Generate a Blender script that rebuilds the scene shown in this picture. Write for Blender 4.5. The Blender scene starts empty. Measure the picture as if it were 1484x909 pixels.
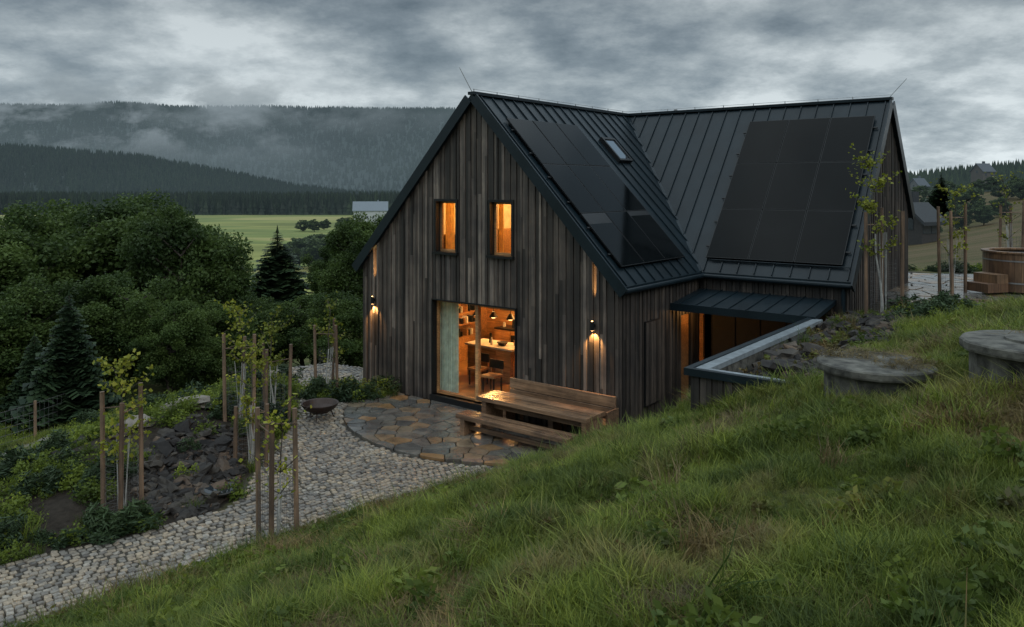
import bpy, math, random
import numpy as np
from mathutils import Vector, Matrix, noise as mnoise
random.seed(7); rng=np.random.default_rng(7)
scene=bpy.context.scene
CX,CY=2.278,17.0
ca,sa=0.790,0.613
EYE=5.47; F=1157.0; HY=270.0
def L2W(x,y,z=0): return (CX+ca*x+sa*y, CY-sa*x+ca*y, z)
def W2L(X,Y):
    dx=X-CX; dy=Y-CY
    return ca*dx-sa*dy, sa*dx+ca*dy
# ---------------------------------------------------------------- materials
def newmat(name):
    m=bpy.data.materials.new(name); m.use_nodes=True
    nt=m.node_tree; b=nt.nodes['Principled BSDF']; return m,nt,b
def N(nt,t,**k):
    n=nt.nodes.new(t)
    for a,v in k.items(): setattr(n,a,v)
    return n
def ramp(nt,fac,stops):
    r=N(nt,'ShaderNodeValToRGB'); e=r.color_ramp.elements
    while len(e)<len(stops): e.new(0.5)
    for i,(p,c) in enumerate(stops):
        e[i].position=p; e[i].color=(c[0],c[1],c[2],1)
    nt.links.new(fac,r.inputs[0]); return r.outputs[0]
def mix(nt,a,b,fac,mode='MIX'):
    n=N(nt,'ShaderNodeMix',data_type='RGBA',blend_type=mode)
    for s,v in ((n.inputs[0],fac),(n.inputs[6],a),(n.inputs[7],b)):
        if isinstance(v,(int,float)): s.default_value=v
        elif isinstance(v,tuple): s.default_value=(v[0],v[1],v[2],1)
        else: nt.links.new(v,s)
    return n.outputs[2]
def pos(nt): return N(nt,'ShaderNodeNewGeometry').outputs['Position']
def noisef(nt,scale,detail=4,vec=None,rough=.55,vscale=None):
    n=N(nt,'ShaderNodeTexNoise'); n.inputs['Scale'].default_value=scale; n.inputs['Detail'].default_value=detail
    n.inputs['Roughness'].default_value=rough
    v=vec if vec is not None else pos(nt)
    if vscale:
        m=N(nt,'ShaderNodeMapping'); m.inputs['Scale'].default_value=vscale; nt.links.new(v,m.inputs[0]); v=m.outputs[0]
    nt.links.new(v,n.inputs['Vector']); return n.outputs[0]
def bump(nt,b,h,strength=.4,dist=.01):
    n=N(nt,'ShaderNodeBump'); n.inputs['Strength'].default_value=strength; n.inputs['Distance'].default_value=dist
    nt.links.new(h,n.inputs['Height']); nt.links.new(n.outputs[0],b.inputs['Normal'])
def attr(nt,name): return N(nt,'ShaderNodeAttribute',attribute_name=name)
def haze(m,fac,col=(.11,.155,.18),scale=1.0):  # aerial haze painted into the material: emission stands in for scattered light
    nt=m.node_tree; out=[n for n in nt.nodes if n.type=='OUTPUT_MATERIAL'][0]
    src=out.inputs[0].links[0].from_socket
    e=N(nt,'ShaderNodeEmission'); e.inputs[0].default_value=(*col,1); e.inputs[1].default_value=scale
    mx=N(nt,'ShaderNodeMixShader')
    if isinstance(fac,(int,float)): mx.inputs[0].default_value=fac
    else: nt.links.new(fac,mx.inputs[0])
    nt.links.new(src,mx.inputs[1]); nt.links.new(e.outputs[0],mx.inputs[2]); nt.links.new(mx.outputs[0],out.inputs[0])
def simple(name,col,rough=.6,metal=0,var=.25,nscale=6,bmp=.2,bs=30,trans=0):
    m,nt,b=newmat(name)
    n=noisef(nt,nscale,5)
    c2=tuple(max(0,c*(1-var)) for c in col); c3=tuple(c*(1+var) for c in col)
    c=ramp(nt,n,[(.3,c2),(.7,c3)])
    nt.links.new(c,b.inputs['Base Color'])
    b.inputs['Roughness'].default_value=rough; b.inputs['Metallic'].default_value=metal
    if bmp: bump(nt,b,noisef(nt,bs,4),bmp,.01)
    if trans:
        out=[n for n in nt.nodes if n.type=='OUTPUT_MATERIAL'][0]
        t=N(nt,'ShaderNodeBsdfTranslucent'); nt.links.new(c,t.inputs[0])
        mx=N(nt,'ShaderNodeMixShader'); mx.inputs[0].default_value=trans
        nt.links.new(b.outputs[0],mx.inputs[1]); nt.links.new(t.outputs[0],mx.inputs[2]); nt.links.new(mx.outputs[0],out.inputs[0])
    return m
def wood(name,stops,rough=.65,axis='z',wet=0.0):
    m,nt,b=newmat(name)
    tc=N(nt,'ShaderNodeTexCoord').outputs['Object']
    sc={'z':(26,26,1.3),'x':(1.3,26,26),'y':(26,1.3,26)}[axis]
    r=attr(nt,'rnd')
    add=N(nt,'ShaderNodeVectorMath',operation='ADD'); nt.links.new(tc,add.inputs[0])
    sm=N(nt,'ShaderNodeVectorMath',operation='SCALE'); sm.inputs[3].default_value=37.0
    nt.links.new(r.outputs['Color'],sm.inputs[0]); nt.links.new(sm.outputs[0],add.inputs[1])
    g=noisef(nt,1.0,7,add.outputs[0],.7,sc)
    base=ramp(nt,r.outputs['Fac'],stops)
    gr=ramp(nt,g,[(.25,(.35,.35,.36)),(.5,(.95,.95,.95)),(.75,(1.75,1.7,1.62))])
    c=mix(nt,base,gr,1.0,'MULTIPLY')
    st=noisef(nt,.9,5,tc,.65)
    c=mix(nt,c,ramp(nt,st,[(.35,(.5,.5,.53)),(.65,(1.25,1.2,1.12))]),1.0,'MULTIPLY')
    nt.links.new(c,b.inputs['Base Color'])
    b.inputs['Roughness'].default_value=rough
    bump(nt,b,g,.6,.006)
    return m
M={}
M['clad']=wood('weathered_larch',[(0,(.020,.017,.015)),(.3,(.045,.037,.032)),(.6,(.076,.063,.054)),(.85,(.118,.098,.085)),(1,(.18,.155,.135))],.6)
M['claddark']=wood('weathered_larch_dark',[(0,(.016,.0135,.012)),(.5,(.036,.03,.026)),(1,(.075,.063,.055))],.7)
M['bench']=wood('bench_timber',[(0,(.14,.085,.05)),(1,(.25,.16,.10))],.25,'x')
M['core']=simple('wall_core',(.012,.011,.010),.8)
M['stake']=wood('stake_wood',[(0,(.13,.085,.055)),(1,(.22,.15,.10))],.7)
M['tubwood']=wood('tub_larch',[(0,(.15,.085,.05)),(1,(.26,.16,.09))],.5)
def metal(name,col,rough,spec=.5,b_=True):
    m,nt,b=newmat(name)
    n=noisef(nt,1.3,5)
    nt.links.new(ramp(nt,n,[(.3,tuple(c*.8 for c in col)),(.7,tuple(c*1.25 for c in col))]),b.inputs['Base Color'])
    b.inputs['Specular IOR Level'].default_value=spec
    rr=N(nt,'ShaderNodeMapRange'); nt.links.new(noisef(nt,3,5),rr.inputs[0]); rr.inputs[3].default_value=rough*.75; rr.inputs[4].default_value=rough*1.35
    nt.links.new(rr.outputs[0],b.inputs['Roughness'])
    if b_: bump(nt,b,noisef(nt,2.2,2),.12,.01)
    return m
M['roof']=metal('anthracite_sheet',(.007,.014,.019),.36,.26)
M['panel']=metal('solar_glass',(.002,.003,.0035),.08,.09,False)
M['frame']=metal('black_frame',(.008,.009,.010),.4,.3)
M['steel']=simple('galvanised',(.3,.31,.32),.4,.6,bmp=0)
M['wire']=simple('wire_mesh',(.12,.12,.12),.5,.3,bmp=0)
M['bark']=simple('bark',(.06,.05,.04),.9,bmp=.6,bs=12)
M['white']=simple('limewashed_bark',(.36,.36,.34),.8)
M['oak']=wood('oak_interior',[(0,(.34,.17,.07)),(1,(.48,.26,.11))],.5,'x')
M['plaster']=simple('interior_plaster',(.5,.4,.28),.9,bmp=.05)
M['curtain']=simple('curtain_cloth',(.48,.58,.50),.9,bmp=0,trans=.04)
M['china']=simple('crockery',(.6,.58,.54),.4,bmp=0)
M['warmcurtain']=simple('yellow_curtain',(.75,.48,.14),.9,bmp=0,trans=.6)
M['floor']=simple('interior_floor',(.25,.15,.07),.3)
M['concrete']=simple('old_concrete',(.075,.073,.062),.85,var=.85,nscale=6,bmp=1,bs=22)
M['coping']=simple('wet_stone_coping',(.20,.23,.25),.3,var=.3)
def glassmat(name,tint=(1,1,1)):
    m,nt,b=newmat(name); out=[n for n in nt.nodes if n.type=='OUTPUT_MATERIAL'][0]
    t=N(nt,'ShaderNodeBsdfTransparent'); t.inputs[0].default_value=(*tint,1)
    g=N(nt,'ShaderNodeBsdfGlossy'); g.inputs['Roughness'].default_value=.02
    lwt=N(nt,'ShaderNodeLayerWeight'); lwt.inputs[0].default_value=.5
    p=N(nt,'ShaderNodeMath',operation='POWER'); nt.links.new(lwt.outputs['Facing'],p.inputs[0]); p.inputs[1].default_value=4
    a=N(nt,'ShaderNodeMath',operation='MULTIPLY_ADD'); nt.links.new(p.outputs[0],a.inputs[0]); a.inputs[1].default_value=.85; a.inputs[2].default_value=.045
    mx=N(nt,'ShaderNodeMixShader'); nt.links.new(a.outputs[0],mx.inputs[0]); nt.links.new(t.outputs[0],mx.inputs[1]); nt.links.new(g.outputs[0],mx.inputs[2])
    nt.links.new(mx.outputs[0],out.inputs[0]); return m
M['glass']=glassmat('window_glass',(.93,.95,.93))
def emit(name,col,s):
    m,nt,b=newmat(name); b.inputs['Emission Color'].default_value=(*col,1); b.inputs['Emission Strength'].default_value=s
    b.inputs['Base Color'].default_value=(*col,1); return m
M['bulb']=emit('lamp_bulb',(1,.55,.2),14)
M['strip']=emit('led_strip',(1,.62,.25),9)
def stone(name,stops,rough=.55,inst=True,nscale=8,bs=25,spec=.5):
    m,nt,b=newmat(name)
    if inst: r=N(nt,'ShaderNodeObjectInfo').outputs['Random']
    else: r=attr(nt,'rnd').outputs['Fac']
    base=ramp(nt,r,stops)
    n=noisef(nt,nscale,6)
    c=mix(nt,base,ramp(nt,n,[(.3,(.55,.55,.57)),(.7,(1.4,1.37,1.3))]),1,'MULTIPLY')
    if inst: c=mix(nt,c,ramp(nt,noisef(nt,.6,4),[(.35,(.7,.7,.72)),(.65,(1.15,1.12,1.06))]),1,'MULTIPLY')
    nt.links.new(c,b.inputs['Base Color']); b.inputs['Roughness'].default_value=rough; b.inputs['Specular IOR Level'].default_value=spec
    bump(nt,b,noisef(nt,bs,5),.5,.012); return m
M['sett']=stone('granite_sett',[(0,(.08,.074,.068)),(.25,(.175,.162,.145)),(.5,(.245,.21,.165)),(.7,(.29,.24,.18)),(.85,(.14,.135,.125)),(1,(.30,.28,.25))],.5,nscale=20,bs=60)
M['flag']=stone('wet_flagstone',[(0,(.07,.07,.068)),(.25,(.12,.115,.105)),(.45,(.085,.085,.08)),(.6,(.15,.13,.10)),(.78,(.21,.125,.06)),(.86,(.11,.105,.095)),(.93,(.17,.105,.055)),(1,(.10,.095,.09))],.2,False,3.0,14)
M['rock']=stone('rock',[(0,(.014,.013,.013)),(.4,(.03,.028,.027)),(.75,(.058,.053,.047)),(1,(.10,.07,.05))],.75,True,7,14,.25)
def leaf(name,c1,c2,c3=None,spec=.2,inst=False,hz=0,sc=.25,trans=.35,c3r=(.56,.68)):
    m,nt,b=newmat(name); out=[n for n in nt.nodes if n.type=='OUTPUT_MATERIAL'][0]
    r=attr(nt,'rnd').outputs['Fac']
    c=ramp(nt,r,[(0,c1),(1,c2)])
    n=noisef(nt,sc,4)
    c=mix(nt,c,ramp(nt,n,[(.35,(.55,.6,.6)),(.65,(1.35,1.3,1.1))]),1,'MULTIPLY')
    if c3:
        n2=noisef(nt,.8,6,None,.65)
        f=ramp(nt,n2,[(c3r[0],(0,0,0)),(c3r[1],(.8,.8,.8))]); c=mix(nt,c,c3,f)
    if inst:
        rr=N(nt,'ShaderNodeObjectInfo').outputs['Random']
        c=mix(nt,c,ramp(nt,rr,[(0,(.7,.75,.8)),(1,(1.3,1.25,1.0))]),1,'MULTIPLY')
    nt.links.new(c,b.inputs['Base Color']); b.inputs['Roughness'].default_value=.55; b.inputs['Specular IOR Level'].default_value=spec
    if trans:
        t=N(nt,'ShaderNodeBsdfTranslucent'); nt.links.new(c,t.inputs[0])
        mx=N(nt,'ShaderNodeMixShader'); mx.inputs[0].default_value=trans
        nt.links.new(b.outputs[0],mx.inputs[1]); nt.links.new(t.outputs[0],mx.inputs[2]); nt.links.new(mx.outputs[0],out.inputs[0])
    if hz: haze(m,hz)
    return m
M['grass']=leaf('grass_blades',(.07,.105,.022),(.195,.235,.055),(.22,.175,.08),inst=True,sc=.9,c3r=(.53,.68))
M['dry']=leaf('dry_grass_blades',(.11,.08,.045),(.26,.20,.11),inst=True,sc=.6)
M['weed']=leaf('weed_leaves',(.045,.08,.018),(.125,.165,.038),(.13,.075,.045),inst=True,sc=.6,c3r=(.50,.62))
M['leaf']=leaf('tree_leaves',(.027,.054,.017),(.09,.135,.038))
M['leaf2']=leaf('bright_leaves',(.13,.17,.02),(.30,.30,.05))
M['shrub']=leaf('shrub_leaves',(.04,.07,.016),(.17,.22,.04),inst=True,sc=.9)
M['spruce']=leaf('spruce_needles',(.012,.026,.014),(.034,.058,.026),trans=0)
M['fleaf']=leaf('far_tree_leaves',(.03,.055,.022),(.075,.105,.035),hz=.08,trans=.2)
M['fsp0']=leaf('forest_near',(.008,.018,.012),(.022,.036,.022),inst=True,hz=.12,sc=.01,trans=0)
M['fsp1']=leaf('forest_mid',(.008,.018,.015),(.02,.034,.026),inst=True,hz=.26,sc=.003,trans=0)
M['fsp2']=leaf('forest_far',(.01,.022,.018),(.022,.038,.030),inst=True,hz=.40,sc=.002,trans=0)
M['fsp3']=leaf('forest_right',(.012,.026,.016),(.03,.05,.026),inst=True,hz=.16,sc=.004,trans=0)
# ---------------------------------------------------------------- mesh builder
class MB:
    def __init__(s): s.v=[];s.f=[];s.m=[];s.r=[]
    def poly(s,pts,m=0,r=None):
        i=len(s.v); s.v+= [tuple(p) for p in pts]; s.f.append(tuple(range(i,i+len(pts)))); s.m.append(m); s.r.append(random.random() if r is None else r)
    def hexa(s,p,m=0,r=None):
        r=random.random() if r is None else r
        i=len(s.v); s.v+=[tuple(q) for q in p]
        for f in ((3,2,1,0),(4,5,6,7),(0,1,5,4),(1,2,6,5),(2,3,7,6),(3,0,4,7)):
            s.f.append(tuple(i+k for k in f)); s.m.append(m); s.r.append(r)
    def box(s,x0,x1,y0,y1,z0,z1,m=0,r=None):
        s.hexa([(x0,y0,z0),(x1,y0,z0),(x1,y1,z0),(x0,y1,z0),(x0,y0,z1),(x1,y0,z1),(x1,y1,z1),(x0,y1,z1)],m,r)
    def prism(s,poly,dz,m=0,r=None):
        r=random.random() if r is None else r
        n=len(poly); i=len(s.v)
        s.v+=[(p[0],p[1],p[2]) for p in poly]+[(p[0],p[1],p[2]+dz) for p in poly]
        lo=tuple(i+k for k in range(n)); hi=tuple(i+n+k for k in range(n))
        s.f.append(lo[::-1] if dz>0 else lo); s.f.append(hi if dz>0 else hi[::-1]); s.m+=[m,m]; s.r+=[r,r]
        for k in range(n):
            a,b=k,(k+1)%n
            f=(i+a,i+b,i+n+b,i+n+a); s.f.append(f if dz>0 else f[::-1]); s.m.append(m); s.r.append(r)
    def cyl(s,p0,p1,r0,r1,n=8,m=0,caps=True,r=None):
        r=random.random() if r is None else r
        p0=Vector(p0);p1=Vector(p1); d=(p1-p0).normalized()
        a=d.orthogonal().normalized(); b=d.cross(a); i=len(s.v)
        for p,rr in ((p0,r0),(p1,r1)):
            for k in range(n):
                t=2*math.pi*k/n; s.v.append(tuple(p+a*math.cos(t)*rr+b*math.sin(t)*rr))
        for k in range(n):
            s.f.append((i+k,i+(k+1)%n,i+n+(k+1)%n,i+n+k)); s.m.append(m); s.r.append(r)
        if caps:
            s.f.append(tuple(i+k for k in range(n))[::-1]); s.f.append(tuple(i+n+k for k in range(n))); s.m+=[m,m]; s.r+=[r,r]
    def beam(s,p0,p1,w,up,h,m=0,r=None):
        p0=Vector(p0);p1=Vector(p1);up=Vector(up).normalized(); d=(p1-p0).normalized(); sd=d.cross(up).normalized()*(w/2); u=up*h
        s.hexa([p0-sd,p0+sd,p1+sd,p1-sd,p0-sd+u,p0+sd+u,p1+sd+u,p1-sd+u],m,r)
    def arr(s,V,Fq,m=0,R=None):
        i=len(s.v); s.v+=V.tolist(); 
        fl=(Fq+i).tolist(); s.f+=fl; s.m+=[m]*len(fl)
        s.r+= (R.tolist() if R is not None else rng.random(len(fl)).tolist())
    def mesh(s,name,mats,smooth=False):
        me=bpy.data.meshes.new(name); me.from_pydata(s.v,[],s.f)
        for mm in mats: me.materials.append(mm)
        me.polygons.foreach_set('material_index',s.m)
        if smooth: me.polygons.foreach_set('use_smooth',[True]*len(s.f))
        a=me.attributes.new('rnd','FLOAT','FACE'); a.data.foreach_set('value',s.r)
        me.update(); return me
    def obj(s,name,mats,parent=None,smooth=False,loc=None,bev=0):
        o=bpy.data.objects.new(name,s.mesh(name,mats,smooth)); scene.collection.objects.link(o)
        if parent: o.parent=parent
        if loc: o.location=loc
        if bev:
            b=o.modifiers.new('b','BEVEL'); b.width=bev; b.segments=2; b.limit_method='ANGLE'
        return o
def put(name,me,loc,rz=0,sc=1,parent=None):
    o=bpy.data.objects.new(name,me); scene.collection.objects.link(o); o.location=loc; o.rotation_euler[2]=rz
    o.scale=(sc,sc,sc) if isinstance(sc,(int,float)) else sc
    if parent:o.parent=parent
    return o
def empty(name,loc=(0,0,0),rz=0,parent=None):
    o=bpy.data.objects.new(name,None); scene.collection.objects.link(o); o.location=loc; o.rotation_euler[2]=rz
    if parent:o.parent=parent
    return o
def scatter(name,protos,P,R,S,I):
    P=np.asarray(P,float); n=len(P)
    col=bpy.data.collections.new(name+'_parts')
    for k,(me) in enumerate(protos):
        o=bpy.data.objects.new('%s_part_%02d'%(name,k),me); col.objects.link(o)
    me=bpy.data.meshes.new(name); me.vertices.add(n); me.vertices.foreach_set('co',P.ravel())
    a=me.attributes.new('rot','FLOAT_VECTOR','POINT'); a.data.foreach_set('vector',np.asarray(R,float).ravel())
    S=np.asarray(S,float)
    if S.ndim==1: S=np.repeat(S[:,None],3,1)
    a=me.attributes.new('scl','FLOAT_VECTOR','POINT'); a.data.foreach_set('vector',S.ravel())
    a=me.attributes.new('idx','INT','POINT'); a.data.foreach_set('value',np.asarray(I,dtype=np.int32))
    ob=bpy.data.objects.new(name,me); scene.collection.objects.link(ob)
    ng=bpy.data.node_groups.new(name+'_gn','GeometryNodeTree')
    ng.interface.new_socket('Geometry',in_out='INPUT',socket_type='NodeSocketGeometry')
    ng.interface.new_socket('Geometry',in_out='OUTPUT',socket_type='NodeSocketGeometry')
    gi=ng.nodes.new('NodeGroupInput'); go=ng.nodes.new('NodeGroupOutput')
    ci=ng.nodes.new('GeometryNodeCollectionInfo'); ci.inputs['Collection'].default_value=col
    ci.inputs['Separate Children'].default_value=True; ci.inputs['Reset Children'].default_value=True
    ip=ng.nodes.new('GeometryNodeInstanceOnPoints'); ip.inputs['Pick Instance'].default_value=True
    def na(nm,t):
        x=ng.nodes.new('GeometryNodeInputNamedAttribute'); x.data_type=t; x.inputs['Name'].default_value=nm
        return [o for o in x.outputs if o.enabled and o.name=='Attribute'][0]
    er=ng.nodes.new('FunctionNodeEulerToRotation')
    lk=ng.links.new
    lk(gi.outputs[0],ip.inputs['Points']); lk(ci.outputs[0],ip.inputs['Instance'])
    lk(na('idx','INT'),ip.inputs['Instance Index']); lk(na('rot','FLOAT_VECTOR'),er.inputs[0]); lk(er.outputs[0],ip.inputs['Rotation'])
    lk(na('scl','FLOAT_VECTOR'),ip.inputs['Scale']); lk(ip.outputs[0],go.inputs[0])
    md=ob.modifiers.new('scatter','NODES'); md.node_group=ng
    return ob
# ---------------------------------------------------------------- terrain function
foot=[(-11.5,4.6),(-5.6,9.96),(-2.87,12.66),(-.2,14.6),(1.7,15.8)]
terr=foot+[L2W(1.8,-.8)[:2],L2W(3.0,-.3)[:2],L2W(3.0,9.7)[:2],L2W(-7.9,9.7)[:2],L2W(-8.3,1.5)[:2],(-5.6,24.6),(-7.2,23.6),(-5.6,21.2),(-5.0,18.6),(-5.0,16.6),(-4.85,15.0),(-4.75,13.6),(-5.55,12.8),(-7.38,11.5),(-13,8.2)]
def inpoly(P,Q):
    x,y=P[:,0],P[:,1]; c=np.zeros(len(P),bool); n=len(Q)
    for i in range(n):
        x0,y0=Q[i];x1,y1=Q[(i+1)%n]
        if y0==y1: continue
        t=((y0>y)!=(y1>y))&(x<(x1-x0)*(y-y0)/(y1-y0)+x0); c^=t
    return c
def pdist(P,Q):
    d=np.full(len(P),1e9); n=len(Q)
    for i in range(n):
        a=np.array(Q[i]);b=np.array(Q[(i+1)%n]); ab=b-a
        t=np.clip(((P-a)@ab)/(ab@ab),0,1); d=np.minimum(d,np.hypot(*(P-(a+t[:,None]*ab)).T))
    return d
def lw(x,y,z): X,Y,_=L2W(x,y); return (X,Y,z)
ctrl=[(-11.5,4.6,0),(-5.6,9.96,0),(-2.87,12.66,0),(-.2,14.6,0.0),(1.7,15.8,0.0),(-20,-3,.3),
 (0,0,3.87),(0,3.1,3.12),(4,3,3.95),(-5,3,2.3),(-4,-3,4.3),(5,-4,5.9),(10,0,6.2),(2.3,3.55,3.45),(-9,1,1.0),
 (2.0,13,1.42),(2.74,12.0,1.95),(3.87,10.9,2.6),(4.1,9,3.12),(4.75,7.4,3.6),(-1,10.5,1.25),(1,11.5,1.6),(7,10,3.75),(9,8,4.4),
 lw(3.9,0,2.55),lw(4.5,-2,2.7),lw(4.6,1.5,2.7),lw(6,-1,2.95),lw(3.9,3,2.6),
 (9.0,18.0,2.68),(11,18.5,2.68),(13.5,19,2.7),(11,22,2.68),(14,23,2.7),(9.6,20.5,2.68),(10,27,2.5),(9.6,15,3.1),(8.2,14.5,3.05),(12.5,15,3.35),(16,18,3.0),(14,10,5.2),
 (-6.6,16.6,.75),(-7.6,14.5,.35),(-5.7,14.6,.12),(-5.6,17.5,.3),(-6.2,19.5,.25),(-9,16,.1),(-9,12.2,-.05),(-8.5,11,-.05),(-11,19,-.9),(-13,15,-1.0),(-15,10,-.9),
 (-7,23,-.1),(-9,24.5,-1.0),(-12,25.5,-1.6),(-17,25,-2.2),(-10,32,-3.0),(-20,34,-3.5),(-4,30,-2),(0,34,-1.5),(8,34,.6),(20,30,2.4),(-30,20,-3),(-30,45,-5),(-8,45,-4.2),(15,50,-.5),(34,60,1.2),(50,80,2.1),(40,30,4.5),(-40,0,-2)]
CT=np.array(ctrl,float)
def kern(r): return np.sqrt(r*r+1.2)
A=kern(np.hypot(CT[:,None,0]-CT[None,:,0],CT[:,None,1]-CT[None,:,1]))
n_=len(CT); PM=np.c_[np.ones(n_),CT[:,:2]]
SYS=np.block([[A+np.eye(n_)*-0.02,PM],[PM.T,np.zeros((3,3))]])
SOL=np.linalg.solve(SYS,np.r_[CT[:,2],0,0,0])
def sm(x): x=np.clip(x,0,1); return x*x*(3-2*x)
def H(X,Y,detail=True):
    X=np.atleast_1d(np.asarray(X,float));Y=np.atleast_1d(np.asarray(Y,float))
    z=np.full(X.shape,SOL[-3])+SOL[-2]*X+SOL[-1]*Y
    for i in range(n_): z+=SOL[i]*kern(np.hypot(X-CT[i,0],Y-CT[i,1]))
    far=np.interp(Y,[-200,-20,0,20,40,80,200,500,900,8000],[40,9,4,1,-3.5,-7,-12,-17,-20,-20])
    far=far+np.clip((X-4)*.21,0,13)-np.clip((-5-X)*.06,0,5)
    rr=np.hypot(X,Y-15); w=sm((rr-45)/50); z=z*(1-w)+far*w
    if detail:
        z+= .045*np.sin(X*1.9+.7*Y)*np.sin(Y*2.3-.4*X)*(1-w)+.03*np.sin(X*4.7+1.3*Y)*np.sin(3.9*Y)*(1-w)
    P=np.c_[X,Y]; near=rr<60
    ins=np.zeros(len(X),bool); d=np.full(len(X),99.)
    if near.any():
        ins[near]=inpoly(P[near],terr); d[near]=pdist(P[near],terr)
    z=z*np.where(ins,0,sm(d/.55))
    return z
def H1(x,y): return float(H([x],[y])[0])
def axis(lo,hi,step,far,g):
    a=list(np.arange(lo,hi+1e-6,step)); s=step;x=hi
    while x<far: s*=g; x+=s; a.append(x)
    s=step;x=lo;b=[]
    while x>-far: s*=g; x-=s; b.append(x)
    return np.array(b[::-1]+a)
xs=axis(-13,14.5,.2,7000,1.13); ys=axis(-2,26,.2,7000,1.13); ys=ys[ys>-400]
GX,GY=np.meshgrid(xs,ys); gx=GX.ravel();gy=GY.ravel(); gz=H(gx,gy)
nx,ny=len(xs),len(ys)
me=bpy.data.meshes.new('terrain')
me.vertices.add(nx*ny); me.vertices.foreach_set('co',np.c_[gx,gy,gz].ravel())
ii=(np.arange(ny-1)[:,None]*nx+np.arange(nx-1)[None,:]).ravel()
Q=np.c_[ii,ii+1,ii+nx+1,ii+nx]
me.loops.add(Q.size); me.loops.foreach_set('vertex_index',Q.ravel().astype(np.int32))
me.polygons.add(len(Q)); me.polygons.foreach_set('loop_start',(np.arange(len(Q))*4).astype(np.int32))
me.update(calc_edges=True); me.polygons.foreach_set('use_smooth',[True]*len(Q))
bed=[(-5.0,12.9),(-4.8,14),(-5.0,17),(-5.1,20.5),(-7,22.8),(-9.5,21.5),(-10.2,17),(-10.5,13.5),(-12.5,9.0),(-7.4,11.5)]
gp=np.c_[gx,gy]; nearm=np.hypot(gx,gy-15)<60
inT=np.zeros(len(gx));inB=np.zeros(len(gx))
inT[nearm]=inpoly(gp[nearm],terr)
inB[nearm]=inpoly(gp[nearm],bed)
rockpoly=[L2W(3.3,-3.4)[:2],L2W(5.0,-3.3)[:2],L2W(5.6,-.5)[:2],L2W(5.2,2.0)[:2],L2W(5.0,3.6)[:2],L2W(3.3,3.9)[:2]]
uppoly=[(7.9,17.2),(10,16.9),(12.2,17.3),(15,18.5),(16,25),(10,27),(9,22)]
inR=np.zeros(len(gx)); inR[nearm]=inpoly(gp[nearm],rockpoly)|inpoly(gp[nearm],uppoly)
C=np.zeros((len(gx),4)); C[:,3]=1; C[:,0]=inT; C[:,1]=np.maximum(inB,inR)
ca_=me.color_attributes.new('mask','FLOAT_COLOR','POINT'); ca_.data.foreach_set('color',C.ravel())
m,nt,b=newmat('ground_cover')
n1=noisef(nt,.9,6); n2=noisef(nt,7,6)
g=ramp(nt,n1,[(.3,(.035,.048,.014)),(.5,(.055,.068,.022)),(.62,(.075,.07,.03)),(.75,(.10,.072,.042))])
g=mix(nt,g,ramp(nt,n2,[(.3,(.5,.5,.5)),(.7,(1.4,1.4,1.3))]),1,'MULTIPLY')
sx=N(nt,'ShaderNodeSeparateXYZ'); nt.links.new(pos(nt),sx.inputs[0])
ln=N(nt,'ShaderNodeVectorMath',operation='LENGTH'); nt.links.new(pos(nt),ln.inputs[0])
nf=noisef(nt,.006,3,None,.5,(.5,1.6,1)); nf2=noisef(nt,.05,5,None,.6,(.3,3,1))
fld=ramp(nt,nf,[(.35,(.13,.15,.045)),(.47,(.23,.24,.075)),(.49,(.13,.165,.05)),(.56,(.17,.20,.06)),(.58,(.28,.26,.10))])
fld=mix(nt,fld,ramp(nt,nf2,[(.3,(.8,.8,.8)),(.7,(1.2,1.2,1.15))]),1,'MULTIPLY')
mrr=N(nt,'ShaderNodeMapRange'); nt.links.new(ln.outputs['Value'],mrr.inputs[0]); mrr.inputs[1].default_value=35; mrr.inputs[2].default_value=90
c=mix(nt,g,fld,mrr.outputs[0])
mx_=N(nt,'ShaderNodeMapRange'); nt.links.new(sx.outputs[0],mx_.inputs[0]); mx_.inputs[1].default_value=14; mx_.inputs[2].default_value=24
c=mix(nt,c,ramp(nt,noisef(nt,.25,6,None,.65,(.4,2,1)),[(.35,(.055,.055,.02)),(.6,(.105,.078,.042))]),mx_.outputs[0])
mk=N(nt,'ShaderNodeVertexColor',layer_name='mask'); sk=N(nt,'ShaderNodeSeparateColor'); nt.links.new(mk.outputs[0],sk.inputs[0])
soil=ramp(nt,n2,[(.3,(.014,.011,.008)),(.7,(.036,.029,.022))])
joint=ramp(nt,noisef(nt,40,4),[(.3,(.028,.026,.022)),(.7,(.075,.068,.055))])
c=mix(nt,c,soil,sk.outputs[1]); c=mix(nt,c,joint,sk.outputs[0])
nt.links.new(c,b.inputs['Base Color']); b.inputs['Roughness'].default_value=.85; b.inputs['Specular IOR Level'].default_value=.15
bump(nt,b,noisef(nt,14,6),.8,.05)
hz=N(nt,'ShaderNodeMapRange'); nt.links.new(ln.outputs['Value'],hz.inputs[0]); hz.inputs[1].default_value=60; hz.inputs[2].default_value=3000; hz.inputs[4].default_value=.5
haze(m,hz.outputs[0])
me.materials.append(m)
to=bpy.data.objects.new('terrain',me); scene.collection.objects.link(to)

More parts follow.
